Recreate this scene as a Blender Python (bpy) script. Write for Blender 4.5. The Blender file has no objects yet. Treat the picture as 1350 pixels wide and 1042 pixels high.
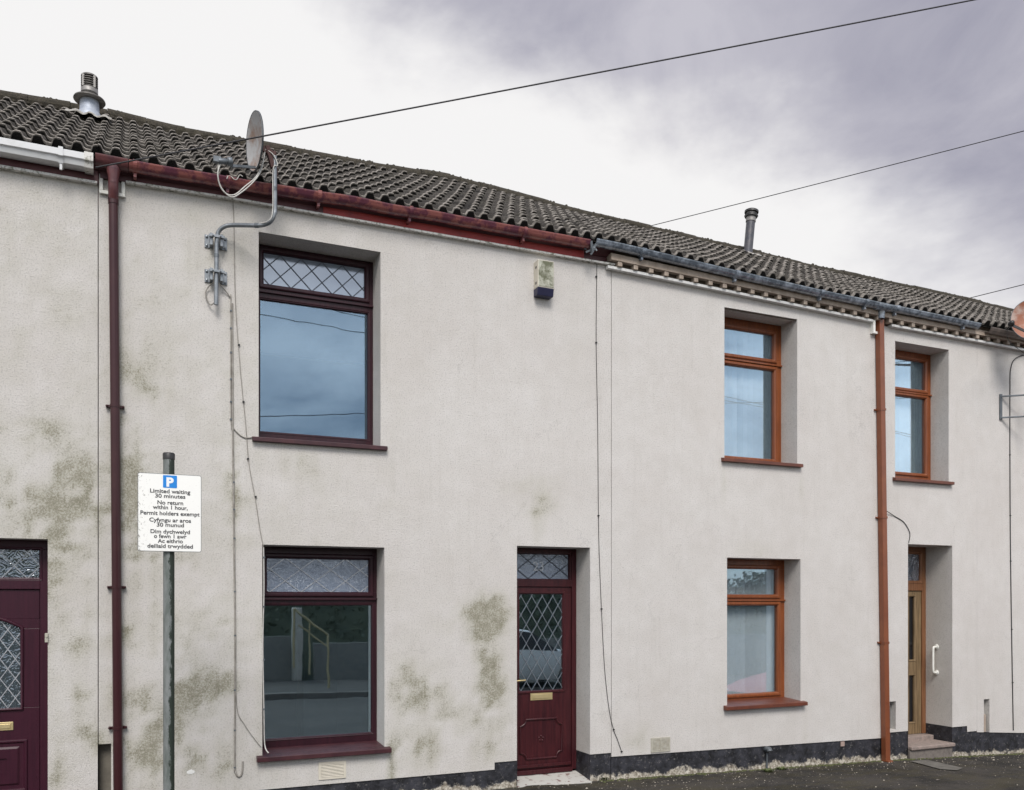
import bpy, math, random
from mathutils import Vector, noise
random.seed(7)
R = math.radians
scene = bpy.context.scene
COL = scene.collection

# ------------------------------------------------------------------ camera
F, CX, HY, D, H = 1138.0, 675.0, 790.0, 8.4, 1.93
ANG = math.atan(505/1138)
SA, CA = math.sin(ANG), math.cos(ANG)
cam_d = bpy.data.cameras.new('camera'); cam = bpy.data.objects.new('camera', cam_d); COL.objects.link(cam)
cam.location = (0, -D, H); cam.rotation_euler = (R(90), 0, -ANG)
cam_d.sensor_width = 36; cam_d.lens = F/1350*36; cam_d.shift_y = (HY-521)/1350
cam_d.clip_end = 3000; cam_d.clip_start = .05
scene.camera = cam

# survey of the facade: where a sight line meets a plane parallel to the street
def P(x, y, Y=0.0):
    u = (x-CX)/F; t = (Y+D)/(CA-u*SA)
    return Vector((t*(SA+u*CA), Y, H+(HY-y)/F*t))
def proj(X, Y, Z):
    zc = X*SA+(Y+D)*CA
    return CX+F*(X*CA-(Y+D)*SA)/zc, HY-F*(Z-H)/zc
def lerp(tab):
    tab = sorted(tab)
    def f(x):
        if x <= tab[0][0]: return tab[0][1]
        for (a, b), (c, d) in zip(tab, tab[1:]):
            if x <= c: return b+(d-b)*(x-a)/(c-a)
        return tab[-1][1]
    return f
def line(pts, Y=0.0):
    return lerp([(P(x, y, Y).x, P(x, y, Y).z) for x, y in pts])
zg = lerp([(-80, .4), (4, -.08), (9.5, -.21), (12, -.31), (80, -1.6)])

# ------------------------------------------------------------------ nodes
class N:
    def __init__(s, name):
        s.m = bpy.data.materials.new(name); s.m.use_nodes = True
        s.t = s.m.node_tree; s.n = s.t.nodes; s.l = s.t.links
        s.b = s.n['Principled BSDF']; s.out = s.n['Material Output']
        s.tc = s.n.new('ShaderNodeTexCoord')
    def new(s, t, **k):
        o = s.n.new(t)
        for a, v in k.items(): setattr(o, a, v)
        return o
    def vec(s, scale):
        m = s.new('ShaderNodeMapping'); m.inputs['Scale'].default_value = scale
        s.l.new(s.tc.outputs['Object'], m.inputs['Vector']); return m.outputs[0]
    def noise(s, sc, det=4, rough=.55, vec=None):
        o = s.new('ShaderNodeTexNoise'); o.inputs['Scale'].default_value = sc
        o.inputs['Detail'].default_value = det; o.inputs['Roughness'].default_value = rough
        s.l.new(vec or s.tc.outputs['Object'], o.inputs['Vector']); return o.outputs['Fac']
    def ramp(s, fac, a, b, ca=(0, 0, 0, 1), cb=(1, 1, 1, 1)):
        o = s.new('ShaderNodeValToRGB'); o.color_ramp.elements[0].position = a; o.color_ramp.elements[1].position = b
        o.color_ramp.elements[0].color = ca; o.color_ramp.elements[1].color = cb
        s.l.new(fac, o.inputs[0]); return o.outputs[0]
    def mix(s, fac, a, b, mode='MIX'):
        o = s.new('ShaderNodeMix', data_type='RGBA', blend_type=mode)
        for v, i in ((fac, 0), (a, 6), (b, 7)):
            if hasattr(v, 'is_linked'): s.l.new(v, o.inputs[i])
            elif i == 0: o.inputs[0].default_value = v
            else: o.inputs[i].default_value = (*v[:3], 1)
        return o.outputs[2]
    def math(s, op, a, b=0.0, clamp=False):
        o = s.new('ShaderNodeMath', operation=op); o.use_clamp = clamp
        for v, i in ((a, 0), (b, 1)):
            if hasattr(v, 'is_linked'): s.l.new(v, o.inputs[i])
            else: o.inputs[i].default_value = v
        return o.outputs[0]
    def bump(s, h, st=.3, dist=.01):
        o = s.new('ShaderNodeBump'); o.inputs['Strength'].default_value = st; o.inputs['Distance'].default_value = dist
        s.l.new(h, o.inputs['Height'])
        if s.b.inputs['Normal'].is_linked: s.l.new(s.b.inputs['Normal'].links[0].from_socket, o.inputs['Normal'])
        s.l.new(o.outputs[0], s.b.inputs['Normal'])
    def col(s, c):
        if hasattr(c, 'is_linked'): s.l.new(c, s.b.inputs['Base Color'])
        else: s.b.inputs['Base Color'].default_value = (*c[:3], 1)
    def set(s, rough=.5, metal=0, spec=.5):
        s.b.inputs['Roughness'].default_value = rough; s.b.inputs['Metallic'].default_value = metal
        s.b.inputs['Specular IOR Level'].default_value = spec

def simple(name, c, c2=None, rough=.5, metal=0, sc=6, bump=.15, bsc=60, spec=.5, lo=.35, hi=.68):
    n = N(name)
    if c2: n.col(n.mix(n.ramp(n.noise(sc, 6, .65), lo, hi), c, c2))
    else: n.col(c)
    n.set(rough, metal, spec)
    if bump: n.bump(n.noise(bsc, 3), bump, .004)
    return n.m

M = {}
def render_mat():
    n = N('painted_render')
    big = n.noise(.7, 5, .6); mid = n.noise(5, 5, .6); fine = n.noise(75, 3, .7); grit = n.noise(210, 2, .7)
    c = n.mix(n.ramp(big, .3, .7), (.62, .59, .565), (.68, .66, .64))
    c = n.mix(n.math('MULTIPLY', n.ramp(mid, .35, .75), .28), c, (.48, .45, .41))
    streak = n.noise(3.0, 5, .65, n.vec((5.5, 1, .35)))
    c = n.mix(n.math('MULTIPLY', n.ramp(streak, .55, .8), .25), c, (.40, .38, .34))
    c = n.mix(n.math('MULTIPLY', n.ramp(fine, .51, .66), .55), c, (.34, .33, .32))
    vz = n.new('ShaderNodeTexVoronoi', feature='DISTANCE_TO_EDGE'); vz.inputs['Scale'].default_value = .55
    wob = n.new('ShaderNodeTexNoise'); wob.inputs['Scale'].default_value = 2.2; wob.inputs['Detail'].default_value = 8; wob.inputs['Roughness'].default_value = .7
    n.l.new(n.tc.outputs['Object'], wob.inputs['Vector']); va = n.new('ShaderNodeVectorMath', operation='MULTIPLY_ADD'); n.l.new(wob.outputs['Color'], va.inputs[0]); va.inputs[1].default_value = (.9, .9, .9); n.l.new(n.tc.outputs['Object'], va.inputs[2]); n.l.new(va.outputs[0], vz.inputs['Vector'])
    crack = n.math('MULTIPLY', n.ramp(vz.outputs['Distance'], .0, .0035, (1, 1, 1, 1), (0, 0, 0, 1)), n.ramp(n.noise(1.3, 3), .50, .62))
    c = n.mix(n.math('MULTIPLY', crack, .45), c, (.27, .26, .25))
    at = n.new('ShaderNodeAttribute', attribute_name='moss')
    sp = n.math('ADD', n.math('MULTIPLY', n.noise(60, 3, .85), 1.25), n.math('MULTIPLY', n.noise(11, 5, .8), .75))
    # thresholded speckle: where growth is strong almost every grain is covered
    thr = n.math('SUBTRACT', n.math('ADD', n.math('MULTIPLY', at.outputs['Fac'], .42), sp), 1.25)
    mask = n.math('MULTIPLY', n.math('MULTIPLY', thr, 3.4, True), .66)
    mcol = n.mix(n.ramp(n.noise(3, 3), .4, .6), (.125, .115, .062), (.165, .15, .095))
    c = n.mix(n.math('MULTIPLY', at.outputs['Fac'], .52, True), c, (.385, .375, .275))
    c = n.mix(mask, c, mcol)
    n.col(c); n.set(.93, 0, .2)
    n.bump(n.noise(2.2, 3), .3, .03)
    n.bump(grit, .75, .006); n.bump(fine, .55, .009)
    return n.m
M['render'] = render_mat()

def plinth_mat():
    n = N('black_plinth_paint')
    at = n.new('ShaderNodeAttribute', attribute_name='hgt')
    c = n.mix(n.ramp(n.noise(7, 6, .7), .38, .7), (.004, .0042, .006), (.045, .046, .058))
    c = n.mix(n.math('MULTIPLY', n.ramp(n.noise(26, 5, .8), .58, .68), .6), c, (.26, .25, .24))
    e = n.math('ADD', n.math('ADD', n.math('MULTIPLY', n.noise(9, 6, .75), .16), n.math('MULTIPLY', n.noise(45, 4, .8), .08)), n.math('MULTIPLY', n.noise(1.9, 4, .7), .34))
    low = n.math('MULTIPLY', n.math('SUBTRACT', n.math('SUBTRACT', e, at.outputs['Fac']), .222), 34, True)
    chips = n.mix(n.ramp(n.noise(30, 4, .8), .42, .62), (.20, .17, .13), (.62, .58, .50))
    n.col(n.mix(low, c, chips)); n.set(.62)
    n.bump(n.noise(18, 6, .7), .6, .01); n.bump(low, .6, .006)
    return n.m
M['plinth'] = plinth_mat()

def tile_mat(name, a, b, liche, amt):
    n = N(name)
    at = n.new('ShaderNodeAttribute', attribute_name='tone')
    c = n.mix(n.ramp(n.noise(14, 6, .75), .36, .66), a, b)
    c = n.mix(n.math('MULTIPLY', n.ramp(n.noise(42, 4, .8), .50, .62), amt), c, liche)
    c = n.mix(n.math('MULTIPLY', n.ramp(n.noise(2.4, 5, .7), .5, .7), .55), c, (.030, .028, .015))
    c = n.mix(at.outputs['Fac'], c, (.005, .0045, .004), 'MIX')  # carries random tile tone plus shade painted into channels and butts
    n.col(c); n.set(.9, 0, .25); n.bump(n.noise(70, 4, .7), .7, .006)
    return n.m
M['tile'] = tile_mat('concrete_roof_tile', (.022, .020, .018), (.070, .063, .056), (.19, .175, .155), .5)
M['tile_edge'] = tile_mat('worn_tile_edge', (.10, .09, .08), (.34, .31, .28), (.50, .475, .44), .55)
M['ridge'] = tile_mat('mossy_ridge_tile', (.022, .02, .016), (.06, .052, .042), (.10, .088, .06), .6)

def wood(name, a, b, rough=.35, sc=(40, 40, 2.5), spec=.5):
    n = N(name); g = n.noise(1.0, 5, .7, n.vec(sc))
    n.col(n.mix(n.ramp(g, .35, .65), a, b)); n.set(rough, 0, spec); n.bump(g, .15, .003); return n.m
M['maroon'] = wood('maroon_window_frame', (.020, .0055, .010), (.036, .009, .015), .36, spec=.35)
M['maroon_door'] = wood('maroon_door_grain', (.030, .006, .009), (.062, .012, .015), .38, spec=.35)
M['maroon_dark'] = wood('plum_painted_door', (.032, .006, .015), (.044, .008, .019), .4, spec=.35)
M['maroon_sill'] = simple('maroon_sill_paint', (.034, .008, .013), (.062, .018, .022), .5, sc=8)
M['tan_frame'] = wood('red_brown_wood_frame', (.15, .040, .012), (.245, .070, .020), .33)
M['tan_sill'] = simple('brown_sill', (.10, .030, .018), (.15, .045, .025), .4, sc=9)
M['oak'] = wood('weathered_oak_door', (.12, .08, .04), (.25, .17, .09), .55)
M['oak_frame'] = wood('brown_door_frame', (.14, .055, .022), (.24, .11, .05), .5)
M['pvc'] = simple('white_upvc', (.66, .67, .68), (.50, .50, .49), .3, sc=5, bump=.05, lo=.5, hi=.8)
M['pvc_dirty'] = simple('dirty_white_plastic', (.64, .63, .60), (.17, .17, .12), .5, sc=28, bump=.1, lo=.5, hi=.66)
M['bead'] = simple('white_bead', (.68, .68, .67), (.40, .40, .37), .45, sc=20, bump=.1, lo=.52, hi=.72)
M['white_metal'] = simple('white_enamel', (.80, .80, .77), (.70, .70, .64), .3, sc=8, bump=0)
M['gutter_red'] = simple('weathered_red_gutter', (.27, .095, .085), (.125, .038, .058), .26, sc=9, bump=.4, bsc=30, lo=.44, hi=.56)
M['gutter_red2'] = simple('dark_red_gutter', (.17, .06, .058), (.08, .03, .04), .38, sc=7, bump=.35, bsc=40)
M['fascia_red'] = simple('red_fascia_paint', (.32, .030, .026), (.20, .022, .022), .5, sc=5, lo=.45, hi=.7)
M['fascia_plum'] = simple('plum_fascia_paint', (.075, .018, .024), (.11, .04, .045), .5, sc=5)
M['pipe_maroon'] = simple('maroon_downpipe', (.038, .009, .012), (.055, .018, .019), .34, sc=5, spec=.4, bump=.04, lo=.5, hi=.8)
M['pipe_tan'] = simple('orange_brown_downpipe', (.215, .070, .030), (.17, .052, .024), .34, sc=5, bump=.04)
M['gutter_black'] = simple('black_gutter', (.10, .12, .15), (.36, .41, .48), .14, sc=12, bump=.1, lo=.42, hi=.7, spec=1.0)  # pale blue blotches paint sky highlights into the base colour
M['gutter_grey'] = simple('grey_brown_gutter', (.22, .18, .155), (.10, .085, .08), .45, sc=10, bump=.2)
M['cream'] = simple('cream_eaves_paint', (.43, .36, .30), (.28, .22, .17), .7, sc=9, bump=.3)
M['cream_dark'] = simple('brown_soffit', (.11, .085, .065), (.07, .055, .04), .8, sc=9)  # cream eaves coloured brown: shadow behind the dentils painted in
M['galv'] = simple('galvanised_steel', (.28, .30, .32), (.17, .19, .21), .42, .6, sc=14, bump=.2)
M['galv_dark'] = simple('dull_steel', (.16, .18, .20), (.10, .11, .12), .5, .5, sc=14)
M['rust'] = simple('rusty_dish', (.42, .42, .42), (.27, .19, .15), .55, .1, sc=5, lo=.48, hi=.66)
M['rust_red'] = simple('red_rusty_dish', (.27, .10, .055), (.40, .30, .26), .5, .1, sc=3.2, lo=.42, hi=.56)
M['rust_dark'] = simple('rusty_bracket', (.10, .045, .04), (.06, .03, .03), .7, .2, sc=20)
M['dish_rim'] = simple('dish_back_grey', (.13, .14, .15), (.08, .085, .09), .5, .3)
M['black'] = simple('black_plastic', (.018, .018, .02), (.035, .035, .035), .45)
M['navy'] = simple('navy_plastic', (.012, .012, .045), (.02, .02, .06), .35, bump=.05)
M['cable_grey'] = simple('grey_cable', (.34, .32, .29), (.20, .185, .16), .6, sc=15, bump=0)
M['cable_dark'] = simple('black_cable', (.02, .02, .022), None, .55, bump=0)
M['cable_white'] = simple('white_cable', (.62, .61, .58), (.42, .41, .38), .5, sc=12, bump=0)
M['wire'] = simple('overhead_wire', (.022, .022, .026), None, .6, bump=0)
M['brass'] = simple('polished_brass', (.66, .54, .30), (.55, .44, .22), .42, .6, sc=9, bump=.05)
M['algae_box'] = simple('algae_stained_plastic', (.12, .125, .075), (.52, .52, .44), .6, sc=13, lo=.40, hi=.66, bump=.2)
M['ivory'] = simple('ivory_plastic', (.66, .62, .53), (.56, .52, .43), .5, bump=.05)
M['lead_flash'] = simple('blue_grey_flashing', (.30, .34, .42), (.46, .49, .54), .5, .2, sc=12, bump=.5, bsc=20)
M['lead_white'] = simple('pale_lead_apron', (.50, .49, .46), (.22, .20, .17), .6, sc=16, bump=.5, bsc=25)
M['flue_dark'] = simple('dark_flue', (.09, .085, .08), (.17, .16, .15), .55, .3, sc=16)
M['flue_blue'] = simple('blue_grey_flue', (.055, .062, .078), (.12, .11, .115), .4, .2, sc=12)
M['flue_band'] = simple('pale_flue_band', (.30, .29, .28), (.2, .19, .18), .5, .3, sc=16)
M['pole'] = None
M['sign_white'] = None
M['sign_blue'] = simple('sign_blue', (.008, .22, .66), None, .4, bump=0)
M['sign_text'] = simple('sign_black_lettering', (.035, .035, .04), (.07, .07, .07), .5, sc=60, bump=0)
M['sign_letter'] = simple('sign_white_letter', (.84, .85, .86), None, .4, bump=0)
M['lead_dark'] = simple('lead_came_dark', (.055, .065, .085), None, .4, .3, bump=0)
M['lead_pale'] = simple('lead_came_pale', (.17, .19, .22), (.30, .33, .36), .35, .4, sc=30, bump=0)
M['lead_bright'] = simple('lead_came_bright', (.55, .57, .60), (.3, .32, .35), .3, .4, sc=30, bump=0)
M['blind'] = simple('blind_fabric', (.82, .84, .83), (.74, .77, .77), .85, sc=14)
M['curtain'] = simple('grey_green_curtain', (.22, .24, .20), (.15, .165, .14), .9, sc=14)
M['plaster'] = simple('interior_plaster', (.50, .53, .56), (.42, .45, .48), .9, sc=2)
M['carpet'] = simple('dark_carpet', (.05, .055, .065), (.03, .035, .04), .95)
M['stone'] = simple('pinkish_step_stone', (.32, .25, .22), (.19, .16, .145), .8, sc=22, bump=.5)
M['riser'] = simple('grey_step_riser', (.20, .175, .155), (.12, .105, .095), .85, sc=22, bump=.5)
M['step_paint'] = simple('chipped_white_step_paint', (.46, .45, .42), (.13, .045, .04), .8, sc=13, lo=.56, hi=.64, bump=.8, bsc=20)
M['vent_paint'] = simple('painted_vent', (.46, .44, .38), (.34, .32, .26), .8, sc=25)
M['notch'] = simple('dirty_recess', (.16, .145, .12), (.10, .09, .075), .9, sc=9)
M['dash'] = simple('white_paint_splash', (.74, .74, .72), None, .7)
M['leaf'] = simple('weed_leaf', (.07, .11, .03), (.12, .12, .05), .8, sc=30)
M['moss'] = simple('moss_clump', (.05, .065, .02), (.09, .085, .04), .95, sc=60)
M['hedge'] = simple('hedge_leaf', (.09, .12, .095), (.15, .18, .13), .7, sc=3)
M['yellow'] = simple('yellow_rail_paint', (.50, .44, .27), (.40, .34, .2), .4)
M['brickwall'] = simple('grey_boundary_wall', (.20, .21, .21), (.29, .29, .28), .9, sc=8)
M['pillar'] = simple('pale_gate_pillar', (.55, .55, .52), (.45, .44, .41), .8, sc=8)
M['timber'] = simple('creosoted_pole', (.07, .05, .035), (.11, .085, .06), .85)
M['chips'] = simple('paint_chip', (.50, .46, .39), (.24, .20, .16), .8, sc=40)
M['tyre'] = simple('tyre_rubber', (.02, .02, .02), None, .8)
M['rim'] = simple('wheel_alloy', (.5, .5, .5), None, .3, .9, bump=0)

def pole_mat():
    n = N('weathered_sign_post')
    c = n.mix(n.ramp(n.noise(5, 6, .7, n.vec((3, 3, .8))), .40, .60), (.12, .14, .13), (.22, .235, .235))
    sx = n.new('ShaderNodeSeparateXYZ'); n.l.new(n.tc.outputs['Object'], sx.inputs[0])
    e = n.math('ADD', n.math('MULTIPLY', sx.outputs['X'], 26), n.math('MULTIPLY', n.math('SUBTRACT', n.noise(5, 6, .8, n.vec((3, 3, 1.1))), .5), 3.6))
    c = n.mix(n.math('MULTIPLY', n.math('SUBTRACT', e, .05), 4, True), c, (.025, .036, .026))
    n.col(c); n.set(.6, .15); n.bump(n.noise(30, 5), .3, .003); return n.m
M['pole'] = pole_mat()
def sign_mat():
    n = N('sign_plate_white')
    sx = n.new('ShaderNodeSeparateXYZ'); n.l.new(n.tc.outputs['Object'], sx.inputs[0])
    left = n.math('MULTIPLY', n.math('SUBTRACT', -.10, sx.outputs['X']), .9, True)
    th = n.math('ADD', n.noise(60, 5, .8), left)
    c = n.mix(n.math('MULTIPLY', n.math('SUBTRACT', th, .645), 12, True), (.88, .88, .85), (.16, .15, .12))
    n.col(c); n.set(.45); return n.m
M['sign_white'] = sign_mat()

def glass_mat(name, refl, tint, lo=.22, rough=.01, wav=.05, wsc=2.0):
    n = N(name); n.n.remove(n.b)
    g = n.new('ShaderNodeBsdfGlossy'); g.inputs['Roughness'].default_value = rough; g.inputs['Color'].default_value = (*refl, 1)
    t = n.new('ShaderNodeBsdfTransparent'); t.inputs['Color'].default_value = (*tint, 1)
    lw = n.new('ShaderNodeLayerWeight'); lw.inputs['Blend'].default_value = .5
    f = n.math('ADD', n.math('MULTIPLY', n.math('POWER', lw.outputs['Facing'], 3.0), .55), lo, True)
    mx = n.new('ShaderNodeMixShader'); n.l.new(f, mx.inputs[0]); n.l.new(t.outputs[0], mx.inputs[1]); n.l.new(g.outputs[0], mx.inputs[2])
    bp = n.new('ShaderNodeBump'); bp.inputs['Strength'].default_value = wav; bp.inputs['Distance'].default_value = .01
    n.l.new(n.noise(wsc, 2), bp.inputs['Height']); n.l.new(bp.outputs[0], g.inputs['Normal'])
    n.l.new(mx.outputs[0], n.out.inputs['Surface']); return n.m
M['glass'] = glass_mat('window_glass', (.60, .80, 1), (.78, .84, .86), .19)
M['glass_low'] = glass_mat('ground_floor_glass', (.72, .90, 1), (.80, .86, .88), .38)
M['glass_tan'] = glass_mat('orange_window_glass', (.60, .82, 1), (.96, .98, .99), .24)
def obscure(name, c, rough, lo, sc, dist=.02):
    n = N(name); n.n.remove(n.b)
    g = n.new('ShaderNodeBsdfGlossy'); g.inputs['Roughness'].default_value = rough; g.inputs['Color'].default_value = (.85, .92, 1, 1)
    d = n.new('ShaderNodeBsdfDiffuse'); d.inputs['Color'].default_value = (*c, 1)
    mx = n.new('ShaderNodeMixShader'); mx.inputs[0].default_value = lo
    n.l.new(d.outputs[0], mx.inputs[1]); n.l.new(g.outputs[0], mx.inputs[2])
    bp = n.new('ShaderNodeBump'); bp.inputs['Strength'].default_value = .4; bp.inputs['Distance'].default_value = dist
    w = n.new('ShaderNodeTexVoronoi', feature='SMOOTH_F1'); w.inputs['Scale'].default_value = sc
    dn = n.new('ShaderNodeVectorMath', operation='ADD'); nn = n.new('ShaderNodeTexNoise'); nn.inputs['Scale'].default_value = sc*.4
    n.l.new(n.tc.outputs['Object'], nn.inputs['Vector']); n.l.new(nn.outputs['Color'], dn.inputs[0]); n.l.new(n.tc.outputs['Object'], dn.inputs[1])
    n.l.new(dn.outputs[0], w.inputs['Vector'])
    n.l.new(w.outputs['Distance'], bp.inputs['Height'])
    for s in (g, d): n.l.new(bp.outputs[0], s.inputs['Normal'])
    n.l.new(mx.outputs[0], n.out.inputs['Surface']); return n.m
M['obscure'] = obscure('obscured_glass', (.11, .14, .20), .22, .24, 30, .008)
M['obscure_up'] = obscure('leaded_glass_upper', (.15, .19, .25), .10, .27, 8, .0008)
M['obscure_dark'] = obscure('patterned_door_glass', (.035, .05, .06), .10, .22, 16, .012)
M['dark_glass'] = simple('dark_slot_glass', (.008, .008, .010), None, .12, bump=0)
M['obscure_stained'] = obscure('stained_fanlight', (.05, .05, .07), .15, .35, 20)

def asphalt(name, a, b, specks=.5, moss=.5):
    n = N(name)
    c = n.mix(n.ramp(n.noise(1.1, 8, .75), .42, .58), a, b)
    c = n.mix(n.math('MULTIPLY', n.ramp(n.noise(90, 3, .8), .5, .7), .35), c, (.13, .12, .11))
    c = n.mix(n.math('MULTIPLY', n.ramp(n.noise(2.6, 6, .75, n.vec((.5, 1.6, 1))), .47, .60), moss), c, (.050, .042, .018))
    v = n.new('ShaderNodeTexVoronoi'); v.inputs['Scale'].default_value = 11; n.l.new(n.tc.outputs['Object'], v.inputs['Vector'])
    c = n.mix(n.math('MULTIPLY', n.ramp(v.outputs['Distance'], .10, .13, (1, 1, 1, 1), (0, 0, 0, 1)), specks), c, (.36, .33, .29))
    n.col(c); n.set(.85, 0, .35); n.bump(n.noise(60, 5, .8), .9, .008); n.bump(n.noise(3, 5), .5, .03); return n.m
M['pavement'] = asphalt('pavement_asphalt', (.010, .009, .008), (.042, .037, .032), .25)
M['road'] = asphalt('road_asphalt', (.05, .05, .05), (.07, .068, .066), .15, .1)
M['kerb'] = simple('kerb_concrete', (.2, .19, .18), (.13, .125, .12), .9, sc=10)
M['patch'] = simple('pale_concrete_patch', (.15, .14, .125), (.085, .08, .07), .9, sc=9, bump=.6)
M['earth'] = simple('rough_grass', (.05, .065, .03), (.08, .08, .045), .95, sc=2)

# ------------------------------------------------------------------ mesh helpers
class MB:
    def __init__(s): s.v = []; s.f = []; s.mi = []; s.sm = []
    def add(s, vs, fs, mi=0, smooth=False):
        o = len(s.v); s.v += [tuple(v) for v in vs]
        for f in fs: s.f.append(tuple(i+o for i in f)); s.mi.append(mi); s.sm.append(smooth)
        return s
    def box(s, x0, x1, y0, y1, z0, z1, mi=0):
        v = [(x, y, z) for z in (z0, z1) for y in (y0, y1) for x in (x0, x1)]
        return s.add(v, [(0, 2, 3, 1), (4, 5, 7, 6), (0, 1, 5, 4), (2, 6, 7, 3), (0, 4, 6, 2), (1, 3, 7, 5)], mi)
    def obox(s, c, ax, half, mi=0):
        v = []
        for k in (-1, 1):
            for j in (-1, 1):
                for i in (-1, 1): v.append(c+ax[0]*half[0]*i+ax[1]*half[1]*j+ax[2]*half[2]*k)
        return s.add(v, [(0, 2, 3, 1), (4, 5, 7, 6), (0, 1, 5, 4), (2, 6, 7, 3), (0, 4, 6, 2), (1, 3, 7, 5)], mi)
    def bar(s, a, b, w, d, up=Vector((0, 1, 0)), mi=0):
        a, b = Vector(a), Vector(b); x = (b-a).normalized(); y = (up-x*up.dot(x)).normalized(); z = x.cross(y)
        return s.obox((a+b)/2, (x, y, z), ((b-a).length/2, d/2, w/2), mi)
    def tube(s, pts, r, n=8, mi=0, smooth_path=0, caps=True):
        pts = [Vector(p) for p in pts]
        if smooth_path and len(pts) > 2:
            q = []
            for i in range(len(pts)-1):
                p0 = pts[max(i-1, 0)]; p1 = pts[i]; p2 = pts[i+1]; p3 = pts[min(i+2, len(pts)-1)]
                for k in range(smooth_path):
                    t = k/smooth_path
                    q.append(.5*((2*p1)+(p2-p0)*t+(2*p0-5*p1+4*p2-p3)*t*t+(3*p1-p0-3*p2+p3)*t**3))
            q.append(pts[-1]); pts = q
        rs = r if isinstance(r, (list, tuple)) else [r]*len(pts)
        d0 = (pts[1]-pts[0]).normalized(); u = d0.orthogonal().normalized(); vs = []
        for i, p in enumerate(pts):
            d = (pts[min(i+1, len(pts)-1)]-pts[max(i-1, 0)]).normalized()
            u = (u-d*u.dot(d)).normalized(); w = d.cross(u)
            for k in range(n):
                a = 2*math.pi*k/n; vs.append(p+(u*math.cos(a)+w*math.sin(a))*rs[i])
        fs = [(i*n+k, i*n+(k+1) % n, (i+1)*n+(k+1) % n, (i+1)*n+k) for i in range(len(pts)-1) for k in range(n)]
        s.add(vs, fs, mi, True)
        if caps:
            m = len(pts)-1
            s.add([vs[k] for k in range(n)], [tuple(reversed(range(n)))], mi); s.add([vs[m*n+k] for k in range(n)], [tuple(range(n))], mi)
        return s
    def lathe(s, prof, c=(0, 0, 0), n=20, mi=0, ax=(Vector((1, 0, 0)), Vector((0, 1, 0)), Vector((0, 0, 1))), sx=1, smooth=True):
        c = Vector(c); vs = []
        for r, z in prof:
            for k in range(n):
                a = 2*math.pi*k/n; vs.append(c+ax[0]*math.cos(a)*r*sx+ax[1]*math.sin(a)*r+ax[2]*z)
        fs = [(i*n+k, i*n+(k+1) % n, (i+1)*n+(k+1) % n, (i+1)*n+k) for i in range(len(prof)-1) for k in range(n)]
        return s.add(vs, fs, mi, smooth)
    def ring(s, x0, x1, z0, z1, prof, mi=0):           # prof = (outset, y) round a rectangle
        vs = []
        for o, y in prof: vs += [(x0-o, y, z0-o), (x1+o, y, z0-o), (x1+o, y, z1+o), (x0-o, y, z1+o)]
        fs = [(i*4+k, i*4+(k+1) % 4, (i+1)*4+(k+1) % 4, (i+1)*4+k) for i in range(len(prof)-1) for k in range(4)]
        return s.add(vs, fs, mi)
    def sweep(s, path, prof, mi=0, smooth=False, closed=True):   # prof points (dy, dz) carried along a path in x
        n = len(prof); vs = []
        for p in path:
            for a, b in prof: vs.append((p[0], p[1]+a, p[2]+b))
        m = n if closed else n-1
        fs = [(i*n+k, (i+1)*n+k, (i+1)*n+(k+1) % n, i*n+(k+1) % n) for i in range(len(path)-1) for k in range(m)]
        s.add(vs, fs, mi, smooth)
        if closed and not smooth:
            s.add(vs[:n], [tuple(range(n))], mi); s.add(vs[-n:], [tuple(reversed(range(n)))], mi)
        return s
    def build(s, name, mats, parent=None, bevel=0, origin=None):
        me = bpy.data.meshes.new(name)
        if origin is not None:
            o = Vector(origin); s.v = [tuple(Vector(v)-o) for v in s.v]
        me.from_pydata(s.v, [], s.f)
        if not isinstance(mats, (list, tuple)): mats = [mats]
        for m in mats: me.materials.append(m)
        me.polygons.foreach_set('material_index', s.mi); me.polygons.foreach_set('use_smooth', s.sm); me.update()
        ob = bpy.data.objects.new(name, me); COL.objects.link(ob)
        if origin is not None: ob.location = origin
        if parent:
            ob.parent = parent; ob.location = Vector(ob.location)-world_loc(parent)
        if bevel:
            b = ob.modifiers.new('bevel', 'BEVEL'); b.width = bevel; b.segments = 2; b.limit_method = 'ANGLE'; b.angle_limit = R(40)
        return ob
def world_loc(o):
    v = Vector(o.location)
    while o.parent: o = o.parent; v += Vector(o.location)
    return v
def tag(o, label=None, cat=None, group=None, kind=None):
    if label: o['label'] = label
    if cat: o['category'] = cat
    if group: o['group'] = group
    if kind: o['kind'] = kind
    return o
def empty(name, loc, label=None, cat=None, group=None):
    o = bpy.data.objects.new(name, None); o.location = loc; COL.objects.link(o); o.empty_display_size = .2
    return tag(o, label, cat, group)
def clipseg(a, b, x0, x1, z0, z1):
    t0, t1 = 0, 1; dx, dz = b[0]-a[0], b[1]-a[1]
    for p, q in ((-dx, a[0]-x0), (dx, x1-a[0]), (-dz, a[1]-z0), (dz, z1-a[1])):
        if abs(p) < 1e-9:
            if q < 0: return None
        else:
            r = q/p
            if p < 0: t0 = max(t0, r)
            else: t1 = min(t1, r)
    if t0 >= t1: return None
    return (a[0]+dx*t0, a[1]+dz*t0), (a[0]+dx*t1, a[1]+dz*t1)
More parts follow.
